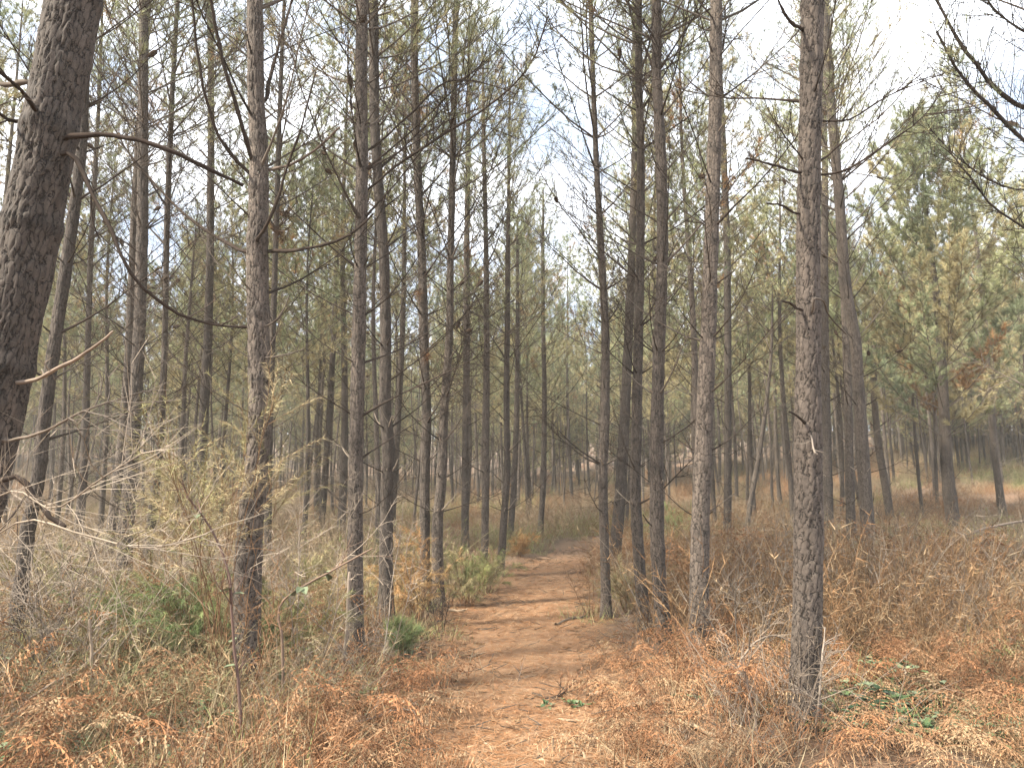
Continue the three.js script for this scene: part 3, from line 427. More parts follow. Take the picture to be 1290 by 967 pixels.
{
  const r = rng(900), taken = [];
  for (const s of pines) { const d = s.depth ?? -flatGround(s.pts[0][0], s.pts[0][1]).z, p = atDepth(s.pts[0][0], s.pts[0][1], d); taken.push([p.x, p.z]); }
  { const p = atDepth(1205, 660, 15.5); taken.push([p.x, p.z], [p.x - 1.6, p.z + 2.5], [p.x, p.z + 3]); }
  let placed = 0;
  for (let k = 0; k < 9000 && placed < 222; k++) {
    const d = 10.5 + Math.pow(r(), 1.25) * 44, x = (r() * 2 - 1) * (d * 0.74 + 1.5), z = -d;
    if (pathDist(x, z) < 0.8 || taken.some(([a, b]) => Math.hypot(a - x, b - z) < (d < 22 ? 1.55 : 1.4))) continue;
    if (x > 5 && d < 17.5 && r() < 0.7) continue;                   // the opening round the bushy pine
    if (Math.abs(x - 0.75 * (d - 14) / 14 - 1) < 0.8 && d < 26) continue;
    taken.push([x, z]);
    const u = r(), kind = d < 16 ? (u < 0.45 ? 'tall' : u < 0.7 ? 'bare' : 'low') : u < 0.2 ? 'tall' : u < 0.58 ? 'low' : u < 0.92 ? 'full' : 'bare';
    plantPine(kind, x, z, r, 0.85 + 0.3 * r()); placed++;
  }
  for (let k = 0, n = 0; k < 900 && n < 22; k++) { const d = 19 + 22 * r(), x = (r() * 2 - 1) * d * 0.68, z = -d; if (pathDist(x, z) < 0.8 || taken.some(([a, b]) => Math.hypot(a - x, b - z) < 0.9)) continue; taken.push([x, z]); plantPine('bare', x, z, r, 0.85 + 0.3 * r()); n++; }
  { const s = kinds.bare[0].children[0], n = 200, im = new THREE.InstancedMesh(s.geometry, s.material, n), m = new THREE.Matrix4(), q = new THREE.Quaternion(), e = new THREE.Euler(); for (let k = 0; k < n; k++) { const d = 30 + 34 * r(), x = (r() * 2 - 1) * d * 0.72, sc = 0.8 + 0.5 * r(); m.compose(V(x, groundH(x, -d), -d), q.setFromEuler(e.set((r() - 0.5) * 0.1, r() * 6.28, (r() - 0.5) * 0.1)), V(sc, sc, sc)); im.setMatrixAt(k, m); } stuff(im, 'far_wood', 'close packed thin trunks deep in the wood reading as one mass', 'wood'); }
  // the far wood, one mass
  const src = pineKind(151, { H: 9.2, crownBase: 1.2, r0: 0.07, spread: 1.9, whorls: 5, needles: 14, nwid: 0.016, deadN: 3 }), far = [];
  for (let k = 0; k < 380; k++) { const d = 46 + 44 * Math.pow(r(), 1.3), x = (r() * 2 - 1) * (d * 0.78 + 4); far.push([x, -d, 0.85 + 0.4 * r(), r() * 6.28]); }
  for (let k = 0; k < 110; k++) { const d = 34 + 40 * r(); far.push([(0.42 + 0.36 * r()) * d + 4, -d, 0.85 + 0.4 * r(), r() * 6.28]); }
  const parts = [['far_wood_trunk', src.children[0]], ['far_wood', src.children[1]]], m = new THREE.Matrix4(), e = new THREE.Euler(), qn = new THREE.Quaternion();
  for (const [nm, s] of parts) { const im = new THREE.InstancedMesh(s.geometry, s.material, far.length); far.forEach(([x, z, sc, a], i) => { m.compose(V(x, groundH(x, z), z), qn.setFromEuler(e.set(0, a, 0)), V(sc, sc, sc)); im.setMatrixAt(i, m); }); stuff(im, 'far_wood', nm === 'far_wood' ? 'distant crowns of the pine wood merging into one mass' : 'distant trunks of the pine wood merging into one mass', 'wood'); }
}

// ---------------------------------------------------------------- undergrowth
const RUST = [[0.23, 0.115, 0.058], [0.255, 0.148, 0.082], [0.17, 0.085, 0.046], [0.25, 0.175, 0.105]], STRAW = [[0.23, 0.175, 0.105], [0.19, 0.14, 0.084], [0.265, 0.215, 0.138]], OLIVE = [[0.20, 0.21, 0.085], [0.25, 0.235, 0.11], [0.16, 0.18, 0.075], [0.30, 0.26, 0.14]], BRAMBLE = [[0.05, 0.085, 0.036], [0.08, 0.12, 0.05], [0.14, 0.17, 0.10]];
const pick = (r, a) => a[Math.floor(r() * a.length)];
function frondGeo(seed) { // one dead bracken frond, base at the origin, arching toward +x
  const r = rng(seed), g = new GB(), L = 0.62 + 0.3 * r(), up = 0.75 + 0.7 * r(), pts = [], p = V(0, 0, 0), d = V(Math.cos(up), Math.sin(up), 0), col = pick(r, RUST);
  for (let k = 0; k <= 10; k++) { pts.push(p.clone()); p.addScaledVector(d, L / 10); d.y -= 0.11 + 0.10 * r(); d.z += 0.12 * (r() - 0.5); d.normalize(); }
  g.tube(pts, taper(11, 0.0035, 0.001), 3, jit(r, [0.24, 0.13, 0.07], 0.2));
  const n = 17;
  for (let k = 0; k < n; k++) for (const s of [-1, 1]) {
    if (r() < 0.08) continue;
    const t = 0.22 + 0.76 * k / n, q = along(pts, t), len = 0.19 * Math.sin(Math.PI * (0.18 + 0.8 * (1 - t))) * (0.7 + 0.5 * r()), out = V((r() - 0.5) * 0.5, 0, s).addScaledVector(q.d, 0.2 + 0.6 * r()).add(V(0, 0.3 - 1.1 * r(), 0)).normalize(), c = jit(r, col, 0.3);
    const pp = grow(r, q.p, out, len * 1.1, 5, -0.5 - 0.7 * r(), 0.14); 
    for (let m = 0; m < 5; m++) { const a = pp[m], b = pp[m + 1], dd = b.clone().sub(a).normalize(), sd = dd.clone().cross(randDir(r).multiplyScalar(0.7).add(V(0, 1, 0))).normalize().multiplyScalar(0.0068 * (1.1 - m * 0.16) * (0.6 + 0.8 * r()));
      const mid = a.clone().lerp(b, 0.5); for (const e of [-1, 1]) { const tip = mid.clone().addScaledVector(sd, e).addScaledVector(dd, 0.012); tip.y -= 0.012 * r(); g.tri(a, b, tip, jit(r, c, 0.3)); } }
  }
  return g.geo();
}
const frondGeos = [201, 202, 203, 204, 205, 206, 207].map(frondGeo);
function bracken(x, z, r, scale, label, group) {
  const o = thing('dead_bracken', label, 'bracken', group, [x, groundH(x, z) - 0.01, z], r() * 6.28), n = 5 + Math.floor(r() * 4);
  for (let k = 0; k < n; k++) { const f = mesh('frond', frondGeos[Math.floor(r() * frondGeos.length)], matDry, o), s = scale * (0.7 + 0.5 * r()); f.position.set((r() - 0.5) * 0.14, 0, (r() - 0.5) * 0.14); f.rotation.set((r() - 0.5) * 0.5, k / n * 6.28 + r() * 0.8, (r() - 0.4) * 0.5); f.scale.setScalar(s); }
  return o;
}
function bareShrub(seed, h, col, dens = 1, spreadK = 0.55, stems = 5) { // parts: each stem with its twigs
  const r = rng(seed), out = [];
  for (let s = 0; s < stems; s++) {
    const g = new GB(), az = s / stems * 6.28 + r(), sp = spreadK * (0.4 + r()), dir = V(Math.cos(az) * sp, 1, Math.sin(az) * sp), len = h * (0.7 + 0.5 * r()), pts = grow(r, V(Math.cos(az) * 0.04, -0.03, Math.sin(az) * 0.04), dir, len, 8, -0.25, 0.14), c = jit(r, col, 0.2), r0 = 0.004 + 0.003 * r();
    g.tube(pts, taper(9, r0, 0.0015), 4, c);
    for (let b = 0; b < 7 * dens; b++) { const q = along(pts, 0.2 + 0.75 * r()), sd = randDir(r); sd.y = Math.abs(sd.y) * 0.6; const l = h * (0.15 + 0.3 * r()), bp = grow(r, q.p, q.d.clone().multiplyScalar(0.6).add(sd), l, 5, 0.1 * (r() - 0.6), 0.2); g.tube(bp, taper(6, r0 * 0.5, 0.001), 3, c); twigs(g, r, bp, r0, 5, l * 0.45, c, 0.2, 2, 0); }
    out.push(g.geo());
  }
  return out;
}
function broom(seed, h, cols, dens = 1, droop = 0.1, spreadK = 0.5, from = 0.22) { // fine green switches
  const r = rng(seed), st = new GB(), fo = new GB();
  for (let s = 0; s < 9 * dens; s++) {
    const az = r() * 6.28, sp = spreadK * (0.2 + r()), pts = grow(r, V((r() - 0.5) * 0.1, -0.03, (r() - 0.5) * 0.1), V(Math.cos(az) * sp, 1, Math.sin(az) * sp), h * (0.55 + 0.45 * r()), 6, -droop, 0.12);
    st.tube(pts, taper(7, 0.005, 0.0015), 3, jit(r, TWIG_BROWN, 0.3)); const base = pick(r, cols);
    for (let b = 0; b < 9; b++) { const q = along(pts, from + (0.99 - from) * r()), bp = grow(r, q.p, q.d.clone().addScaledVector(randDir(r), 0.7), h * (0.12 + 0.2 * r()), 4, -droop * 0.7, 0.12), c = jit(r, base, 0.25); st.tube(bp, taper(5, 0.002, 0.001), 3, jit(r, TWIG_BROWN, 0.3));
      for (let k = 0; k < 66; k++) { const e = along(bp, 0.1 + 0.89 * r()), dir = e.d.clone().addScaledVector(randDir(r), 0.75).normalize(), sd = randDir(r).cross(dir).normalize().multiplyScalar(0.0014), l = 0.04 + 0.07 * r(), tip = e.p.clone().addScaledVector(dir, l); tip.y -= droop * l * 0.6; fo.tri(e.p.clone().add(sd), e.p.clone().sub(sd), tip, jit(r, c, 0.25)); } }
  }
  return [st.geo(), fo.geo()];
}
function leafTris(g, r, p, dir, len, col) { // a folded oval leaf
  const side = dir.clone().cross(V(0, 1, 0).addScaledVector(randDir(r), 0.4)).normalize(), nrm = side.clone().cross(dir).normalize(), w = len * 0.32, a = p, b = p.clone().addScaledVector(dir, len * 0.45).addScaledVector(nrm, -len * 0.05), c = p.clone().addScaledVector(dir, len).addScaledVector(nrm, -len * 0.12);
  for (const e of [-1, 1]) { const m = p.clone().addScaledVector(dir, len * 0.3).addScaledVector(side, w * e).addScaledVector(nrm, len * 0.06), m2 = p.clone().addScaledVector(dir, len * 0.68).addScaledVector(side, w * 0.8 * e).addScaledVector(nrm, len * 0.04); g.tri(a, m, b, col); g.tri(b, m, m2, col); g.tri(b, m2, c, col); }
}
function bramble(seed, h, spread, canes, leavesPer, len = 0.05) {
  const r = rng(seed), out = [];
  for (let k = 0; k < canes; k++) {
    const g = new GB(), az = r() * 6.28, pts = grow(r, V((r() - 0.5) * 0.2, -0.02, (r() - 0.5) * 0.2), V(Math.cos(az) * 0.9, 1.1, Math.sin(az) * 0.9), spread * (0.7 + 0.6 * r()), 8, -1.6 - h, 0.1);
    pts.forEach((p) => { p.y = Math.max(p.y, 0.02); }); g.tube(pts, taper(9, 0.003, 0.0012), 3, jit(r, [0.20, 0.11, 0.08], 0.3));
    for (let l = 0; l < leavesPer; l++) { const q = along(pts, 0.1 + 0.89 * r()), d0 = randDir(r); d0.y = Math.abs(d0.y) * 0.3; const st = q.p.clone().addScaledVector(d0, 0.04), c = jit(r, pick(r, BRAMBLE), 0.3); g.tube([q.p, st], [0.0008, 0.0008], 3, c); const dirs = [d0.clone().normalize(), d0.clone().applyAxisAngle(V(0, 1, 0), 1.3).normalize(), d0.clone().applyAxisAngle(V(0, 1, 0), -1.3).normalize()]; for (const d of dirs) leafTris(g, r, st, d, len * (0.7 + 0.6 * r()), c); }
    out.push(g.geo());
  }
  return out;
}
function grassGeo(seed, n, h, cols) {
  const r = rng(seed), g = new GB();
  for (let k = 0; k < n; k++) { const az = r() * 6.28, b = V((r() - 0.5) * 0.62, 0, (r() - 0.5) * 0.62), l = h * (0.4 + 0.7 * r()), pts = grow(r, b, V(Math.cos(az) * 1.1 * r(), 1, Math.sin(az) * 1.1 * r()), l, 3, -1.2 * r(), 0.14), c = jit(r, pick(r, cols), 0.3), sd = randDir(r).setY(0).normalize().multiplyScalar(0.0022);
    g.tri(pts[0].clone().add(sd), pts[0].clone().sub(sd), pts[1].clone().add(sd), c); g.tri(pts[1].clone().add(sd), pts[0].clone().sub(sd), pts[1].clone().sub(sd), c); g.tri(pts[1].clone().add(sd), pts[1].clone().sub(sd), pts[2], c); g.tri(pts[2], pts[2].clone().add(sd), pts[3], c); }
  return g.geo();
}
const UPV = V(0, 1, 0), q2 = new THREE.Quaternion();
function scatter(geo, mat, spots, name, label, category, lay = 0, lift = 0) {
  const im = new THREE.InstancedMesh(geo, mat, spots.length), m = new THREE.Matrix4(), q = new THREE.Quaternion(), e = new THREE.Euler();
  spots.forEach(([x, z, s, a, tx = 0, tz = 0, sy = 1], i) => { q.setFromEuler(e.set(tx, a, tz)); if (lay) { const h = lay, nv = V(groundH(x - h, z) - groundH(x + h, z), 2 * h, groundH(x, z - h) - groundH(x, z + h)).normalize(); q.premultiply(q2.setFromUnitVectors(UPV, nv)); } m.compose(V(x, groundH(x, z) + lift, z), q, V(s, s * sy, s)); im.setMatrixAt(i, m); });
  return stuff(im, name, label, category);
}
const wedge = (r, d0, d1, pw = 1) => { const d = d0 + (d1 - d0) * Math.pow(r(), pw), x = (r() * 2 - 1) * (d * 0.72 + 0.4); return [x, -d]; };
{ // needles and twigs lying everywhere; brush between the trunks
  const r = rng(500);
  const NL = [[0.25, 0.12, 0.056], [0.31, 0.17, 0.088], [0.19, 0.092, 0.046], [0.34, 0.23, 0.14]], NS = [[0.20, 0.105, 0.056], [0.24, 0.15, 0.088], [0.145, 0.085, 0.05], [0.28, 0.21, 0.135]];
  const litter = (count, d1, pw, ok, cols, wid, lift) => { const g = new GB(); for (let k = 0, n = 0; n < count && k < count * 12; k++) { const [x, z] = wedge(r, 3.6, d1, pw); if (!ok(pathDist(x, z), x, z)) continue; n++;
    const az = r() * 6.28, l = (0.07 + 0.10 * r()) * (z < -8 ? 1.3 : 1), dx = Math.cos(az), dz = Math.sin(az), c = jit(r, pick(r, cols), 0.35), w = wid / 2 * (z < -8 ? 1.5 : 1), hop = lift + 0.03 * r() * r(), tilt = 0.012 * (r() - 0.4), cv = l * 0.08 * (r() - 0.5);
    const p = V(x, groundH(x, z) + hop, z), mx = x + dx * l / 2 - dz * cv, mz = z + dz * l / 2 + dx * cv, my = groundH(mx, mz) + hop + tilt, t = V(x + dx * l, groundH(x + dx * l, z + dz * l) + hop + tilt * 2, z + dz * l), m1 = V(mx - dz * w, my, mz + dx * w), m2 = V(mx + dz * w, my, mz - dx * w);
    g.tri(p, m1, m2, c); g.tri(m1, t, m2, c); } return g.geo(); };
  stuff(new THREE.Mesh(litter(38000, 14.5, 1.25, (pd) => pd < 0.35, NL, 0.0034, 0.016), matDry), 'needle_litter', 'rust coloured fallen pine needles lying along the footpath', 'needle litter');
  stuff(new THREE.Mesh(litter(15000, 9, 1.2, (pd, x) => pd > 0.1 && (x > 0.5 || r() < 0.35), NS, 0.0045, 0.008), matDry), 'needle_litter', 'brown fallen needles and scraps lying under the trees', 'needle litter');
  const cr = []; for (let k = 0; k < 9000 && cr.length < 420; k++) { const [x, z] = wedge(r, 3.2, 18, 1.2); if (pathDist(x, z) < 0.9) cr.push([x, z, 0.5 + r(), r() * 6.28]); }
  { const q = rng(571), g = new GB(); for (let k = 0; k < 5; k++) { const a = q() * 6.28, p = V((q() - 0.5) * 0.3, 0.008, (q() - 0.5) * 0.3), pts = grow(q, p, V(Math.cos(a), 0.08, Math.sin(a)), 0.06 + 0.16 * q(), 4, -0.1, 0.2); pts.forEach((v) => { v.y = Math.max(0.006, v.y); }); g.tube(pts, taper(5, 0.003 + 0.003 * q(), 0.0015), 4, jit(q, pick(q, [TWIG_GREY, TWIG_BROWN, TWIG_PALE]), 0.3), true); } scatter(g.geo(), matTwig, cr, 'twig_litter', 'small broken twigs strewn over the footpath and its edges', 'twigs'); }
  const gr = [[], [], []];
  for (let k = 0; k < 2300; k++) { const [x, z] = wedge(r, 3.0, 20, 1.4), pd = pathDist(x, z); if (pd < 0.12 || r() > smooth(0.05, 1.0, pd) * (x > 0 ? (z > -8.5 ? 0.03 : 0.4) : 0.5) + 0.03) continue; if (gr[k % 3].length < 2400) gr[k % 3].push([x, z, 0.6 + 0.9 * r(), r() * 6.28, (r() - 0.5) * 0.4, (r() - 0.5) * 0.4]); }
  scatter(grassGeo(531, 160, 0.28, [...STRAW, ...RUST]), matDry, gr[0], 'dry_grass', 'straw coloured dry grass between the trunks', 'grass', 0.5);
  scatter(grassGeo(532, 140, 0.42, [...STRAW, ...RUST]), matDry, gr[1], 'dry_grass', 'tan and russet dry grass between the trunks', 'grass', 0.5);
  scatter(grassGeo(533, 160, 0.24, OLIVE), matDry, gr[2], 'low_grass', 'short olive green grass at the foot of the trees', 'grass', 0.5);
  // brush in the depth of the wood
  const br = [[], [], [], []];
  for (let k = 0; k < 1450; k++) { const [x, z] = wedge(r, 8.5, 58, 1.1), pd = pathDist(x, z); if (pd < 0.5 || r() > smooth(0.3, 1.5, pd) * 0.75) continue; const b = r() - (x > 2.5 ? 0.16 : 0), t = b < 0.36 ? 0 : b < 0.7 ? 1 : b < 0.82 ? 2 : 3; if (br[t].length < 4200) br[t].push([x, z, (0.45 + 0.7 * r()) * (0.65 + 0.6 * (0.5 + 0.5 * nz.noise(x * 0.4, z * 0.4 + 9))) * (1 + 0.6 * smooth(25, 60, -z)), r() * 6.28]); }
  const thatch = (seed, cols, h) => { const q = rng(seed), g = new GB(); for (let k = 0; k < 300; k++) { const az = q() * 6.28, pts = grow(q, V((q() - 0.5) * 1.9, -0.02, (q() - 0.5) * 1.9), V(Math.cos(az) * 0.5, 1, Math.sin(az) * 0.5), h * (0.35 + 0.75 * q()), 4, -0.7 * q(), 0.2), c = jit(q, pick(q, cols), 0.3); g.tube(pts, taper(5, 0.003, 0.0012), 3, c); for (let m = 0; m < 5; m++) { const e = along(pts, 0.25 + 0.7 * q()), d = randDir(q).add(V(0, -0.2, 0)).normalize(), s = randDir(q).cross(d).normalize().multiplyScalar(0.004), t = e.p.clone().addScaledVector(d, 0.06 + 0.1 * q()); g.tri(e.p.clone().add(s), e.p.clone().sub(s), t, jit(q, c, 0.2)); } } return g.geo(); };
  scatter(thatch(541, [...RUST, [0.30, 0.2, 0.11]], 0.7), matDry, br[0], 'undergrowth', 'brown dead bracken filling the gaps between the trunks', 'undergrowth', 0.5);
  scatter(thatch(542, [[0.25, 0.185, 0.12], [0.21, 0.155, 0.10], [0.29, 0.23, 0.155]], 0.95), matDry, br[1], 'undergrowth', 'dull tan brush filling the gaps between the trunks', 'undergrowth', 0.5);
  scatter(thatch(543, OLIVE, 0.8), matDry, br[2], 'undergrowth', 'olive green low brush between the trunks', 'undergrowth', 0.5);
  const fine = (seed, cols, h, n, lw, ll) => { const q = rng(seed), g = new GB(); for (let k = 0; k < n; k++) { const az = q() * 6.28, pts = grow(q, V((q() - 0.5) * 1.3, -0.02, (q() - 0.5) * 1.3), V(Math.cos(az) * 0.45, 1, Math.sin(az) * 0.45), h * (0.35 + 0.75 * q()), 5, -0.6 * q(), 0.17), c = jit(q, pick(q, cols), 0.3); g.tube(pts, taper(6, 0.0025, 0.001), 3, jit(q, c, 0.2)); for (let m = 0; m < 14; m++) { const e = along(pts, 0.12 + 0.86 * q()), d = randDir(q).add(e.d).normalize(), s = randDir(q).cross(d).normalize().multiplyScalar(lw / 2), t = e.p.clone().addScaledVector(d, ll * (0.4 + q())); t.y -= 0.02 * q(); g.tri(e.p.clone().add(s), e.p.clone().sub(s), t, jit(q, c, 0.3)); } } return g.geo(); };
  const th = [[], [], []];
  for (let k = 0; k < 1000; k++) { const [x, z] = wedge(r, 3.3, 11, 1), pd = pathDist(x, z), d = -z; if (pd < 0.35) continue; const left = x < 0, open = !left && d < 6.2 && x > 1.5; if (open && r() < 0.93) continue; if (r() > (left ? 0.3 : 0.75) * smooth(0.6, 1.9, pd) + 0.02) continue; const b = r(), t = left ? (b < 0.5 ? 0 : b < 0.72 ? 1 : 2) : (b < 0.12 ? 0 : b < 0.75 ? 1 : 2); const cl = 0.72 + 0.75 * (0.5 + 0.5 * nz.noise(x * 0.55 + 20, z * 0.55)); th[t].push([x, z, cl * (left ? (0.36 + 0.42 * r()) * (x > -2.2 ? 0.75 : 1) : (0.5 + 0.55 * r()) * (d > 6.6 && x > 1.8 ? 0.95 : 0.75)) * (d < 4.3 ? 0.7 : 1), r() * 6.28]); }
  scatter(fine(551, [[0.25, 0.215, 0.125], [0.29, 0.235, 0.145], [0.19, 0.185, 0.095], [0.26, 0.18, 0.105]], 0.85, 125, 0.006, 0.09), matDry, th[0], 'undergrowth', 'straw and olive wiry thicket under the pines', 'undergrowth', 0.5);
  scatter(fine(552, [[0.20, 0.115, 0.06], [0.24, 0.15, 0.08], [0.16, 0.095, 0.052], [0.28, 0.20, 0.12]], 0.9, 125, 0.006, 0.08), matDry, th[1], 'undergrowth', 'wiry brown thicket of dead stems', 'undergrowth', 0.5);
  scatter(fine(553, [[0.20, 0.165, 0.13], [0.25, 0.205, 0.16], [0.16, 0.125, 0.10]], 1.0, 80, 0.003, 0.12), matDry, th[2], 'undergrowth', 'bleached wiry stems standing in the thicket', 'undergrowth', 0.5);
  const bg = bareShrub(544, 1.1, TWIG_GREY, 0.8, 0.6, 1)[0]; scatter(bg, matTwig, br[3], 'undergrowth', 'grey bare twigs standing between the trunks', 'undergrowth', 0.5);
}
// dead bracken, each clump a thing
{
  const r = rng(600); let n = 0;
  const zone = (x0, x1, y0, y1, count, s0, s1, label, group) => { for (let k = 0, m = 0; k < count * 6 && m < count; k++) { const p = flatGround(lerp(x0, x1, r()), lerp(y0, y1, r())); if (pathDist(p.x, p.z) < 0.1) continue; bracken(p.x, p.z, r, lerp(s0, s1, r()), label, group); m++; n++; } };
  zone(-60, 320, 880, 1080, 32, 0.5, 0.85, 'clump of curled rust brown bracken among brambles and bare stems', 'bracken among the brambles');
  zone(330, 540, 880, 1060, 42, 0.38, 0.72, 'clump of orange brown bracken on the bank above the footpath', 'bracken on the bank');
  zone(-40, 420, 760, 860, 36, 0.6, 0.95, 'clump of faded bracken between the pines and broom', 'bracken between pines and broom');
  zone(770, 1000, 830, 1000, 50, 0.38, 0.68, 'low collapsed russet bracken beside the tall straight pine', 'bracken by the tall pine');
  zone(1040, 1350, 800, 1000, 66, 0.42, 0.78, 'low russet bracken in the clearing past the stout lone pine', 'bracken in the clearing');
  zone(860, 1330, 700, 800, 56, 0.9, 1.3, 'tall standing dead bracken in front of the bushy pine', 'standing bracken on the slope');
}
// shrubs
function addParts(name, o, geos, mat) { for (const g of geos) mesh(name, g, mat, o); }
function broomAt(px, py, h, cols, label, seed, dens = 1, droop = 0.12, spreadK = 0.5, group, from = 0.22) { const p = flatGround(px, py), o = thing('broom_shrub', label, 'shrub', group, [p.x, groundH(p.x, p.z), p.z]), [a, b] = broom(seed, h, cols, dens, droop, spreadK, from); const f = mesh('foliage', b, matNeedle, o); f.userData.kind = 'stuff'; const s = mesh('stem', a, matTwig, o); s.userData.kind = 'stuff'; return o; }
const shrubKinds = {};
function shrubAt(px, py, h, col, label, seed, dens = 1, spreadK = 0.55, stems = 5, group) { const p = flatGround(px, py), o = thing('bare_shrub', label, 'shrub', group, [p.x, groundH(p.x, p.z), p.z]), key = group ? `${group}${seed % 4}` : seed; shrubKinds[key] ??= bareShrub(seed, h, col, dens, spreadK, stems); addParts('stem', o, shrubKinds[key], matTwig); if (group) o.rotation.y = seed * 2.4; return o; }
function brambleAt(px, py, h, spread, label, seed, canes = 7, per = 9, len = 0.05, group) { const p = flatGround(px, py), o = thing('bramble', label, 'bramble', group, [p.x, groundH(p.x, p.z), p.z]); addParts('cane', o, bramble(seed, h, spread, canes, per, len), matLeaf); return o; }
const G1 = [[0.16, 0.205, 0.085], [0.205, 0.24, 0.105], [0.135, 0.18, 0.078]], G2 = OLIVE, G3 = [[0.33, 0.285, 0.155], [0.38, 0.31, 0.18], [0.27, 0.25, 0.125]], G4 = [[0.34, 0.20, 0.09], [0.42, 0.28, 0.13]];
broomAt(245, 862, 0.95, G1, 'large fresh green broom bush arching beside the straight grey pine', 701, 4.2, 0.5, 0.8);
broomAt(150, 860, 0.8, G1, 'green broom bush beside the larger arching green broom', 702, 2.4, 0.4, 0.7);
broomAt(270, 900, 2.15, G3, 'tall wispy straw green sapling with feathery drooping shoots', 703, 1.5, 0.45, 0.26, undefined, 0.62);
broomAt(225, 870, 1.9, G3, 'wispy feathery sapling with thin pale stems beside the taller one', 704, 1.0, 0.5, 0.3, undefined, 0.6);
broomAt(505, 832, 0.34, G1, 'small bright green bush at the foot of the kneed pine', 705, 1.3, 0.1, 0.5);
broomAt(590, 762, 0.85, G2, 'olive broom bush at the path edge under thin pines', 706, 1.7, 0.45, 0.6);
broomAt(616, 748, 0.7, G2, 'smaller olive broom bush at the path curve', 707, 1.2, 0.4, 0.6);
broomAt(525, 785, 0.95, G4, 'withered brown broom bush drooping beside the close pair of pines', 708, 1.6, 0.7, 0.55);
broomAt(400, 815, 0.9, G3, 'faded yellow green broom between the stout pine and the straight pine', 709, 1.5, 0.4, 0.6);
broomAt(345, 875, 0.95, G2, 'ragged green broom growing through the bracken at the stout pine', 710, 1.2, 0.35, 0.5);
broomAt(60, 800, 0.95, G2, 'grey green broom beside the slender leaning pine', 711, 1.6, 0.4, 0.65);
broomAt(790, 775, 0.55, G3, 'yellow green grassy broom behind the slim pines at the path', 712, 1.0, 0.3, 0.5);
broomAt(850, 700, 0.9, G1, 'dark green broom in the shade behind the ringed pine', 713, 1.5, 0.3, 0.6);
broomAt(1180, 700, 0.7, G2, 'green broom under the bushy pine', 714, 1.3, 0.3, 0.7);
broomAt(655, 705, 0.55, G4, 'brown withered broom on the bank where the path fades', 715, 1.3, 0.5, 0.7);
shrubAt(385, 880, 1.45, TWIG_PALE, 'tall bare shrub with a bleached tangle of twigs in front of the straight pine', 721, 0.9, 0.4, 4);
shrubAt(470, 870, 1.35, TWIG_PALE, 'bleached twiggy shrub leaning toward the close pair of pines', 722, 0.8, 0.5, 4);
shrubAt(95, 900, 1.35, TWIG_PALE, 'bleached bare shrub below the thick leaning pine', 723, 1.7, 0.6, 6);
shrubAt(60, 835, 1.45, TWIG_PALE, 'tall bleached tangle of bare twigs behind the slender leaning pine', 737, 1.2, 0.6, 5);
shrubAt(150, 815, 1.35, TWIG_PALE, 'bleached bare tangle in front of the straight grey pine', 738, 1.2, 0.6, 5);
shrubAt(235, 830, 1.3, [0.21, 0.17, 0.13], 'dull bare tangle of twigs rising behind the green broom', 739, 1.1, 0.55, 5);
shrubAt(20, 930, 1.2, TWIG_GREY, 'grey bare shrub at the foot of the slender leaning pine', 724, 1.4, 0.55, 5);
shrubAt(300, 930, 1.2, TWIG_BROWN, 'brown bare stems in front of the stout pine', 725, 0.9, 0.4, 4);
shrubAt(945, 895, 0.85, TWIG_GREY, 'grey bare shrub between the tall straight pine and the stout lone pine', 726, 1.0, 0.5, 5);
shrubAt(1000, 960, 0.6, [0.19, 0.15, 0.115], 'dull tangled twigs wrapped round the foot of the stout lone pine', 727, 0.9, 0.5, 5);
shrubAt(925, 800, 1.0, TWIG_BROWN, 'brown brush of fine twigs behind the tall straight pine', 728, 1.6, 0.55, 6);
shrubAt(970, 770, 1.05, TWIG_GREY, 'grey fine twigged shrub in the brown brush', 729, 1.6, 0.6, 6);
shrubAt(1070, 830, 0.75, TWIG_BROWN, 'low brown twiggy shrub past the stout lone pine', 730, 1.4, 0.6, 5);
shrubAt(1165, 800, 1.0, TWIG_BROWN, 'upright russet stems in a dense stand before the bushy pine', 731, 1.2, 0.25, 12);
shrubAt(1205, 795, 0.85, [0.34, 0.22, 0.12], 'tan upright stems beside the russet stand', 732, 1.1, 0.25, 10);
shrubAt(1250, 770, 1.1, TWIG_PALE, 'bleached spreading shrub on the slope', 733, 1.4, 0.8, 6);
shrubAt(745, 775, 0.6, TWIG_BROWN, 'small brown twiggy shrub at the knotty thin pine', 734, 1.0, 0.5, 5);
shrubAt(555, 800, 0.5, TWIG_DARK, 'small dark twiggy shrub at the path edge below the close pair', 735, 0.8, 0.4, 4);
shrubAt(1130, 730, 1.1, TWIG_GREY, 'grey twiggy shrub at the foot of the strongly curved pine', 736, 1.4, 0.6, 6);
{ const r = rng(640); for (let k = 0; k < 26; k++) { const right = k % 2, px = right ? 870 + 420 * r() : 20 + 480 * r(), py = 715 + 70 * r(); if (pathDist(flatGround(px, py).x, flatGround(px, py).z) < 0.4) continue; shrubAt(px, py, 0.8 + 0.5 * r(), right ? pick(r, [TWIG_BROWN, TWIG_GREY, [0.30, 0.21, 0.13]]) : pick(r, [TWIG_GREY, TWIG_PALE]), right ? 'thin twiggy bush in the brown brush on the slope side' : 'thin grey twiggy bush in the shaded thicket', 760 + k, 1.1, 0.6, 4, right ? 'twiggy bushes in the brush' : 'twiggy bushes in the thicket'); } }
brambleAt(110, 905, 0.5, 0.9, 'dark green bramble patch behind the upright broken stick', 741, 16, 16, 0.055);
brambleAt(60, 880, 0.5, 0.8, 'bramble with small dark leaves beside the slender leaning pine', 742, 12, 14, 0.05);
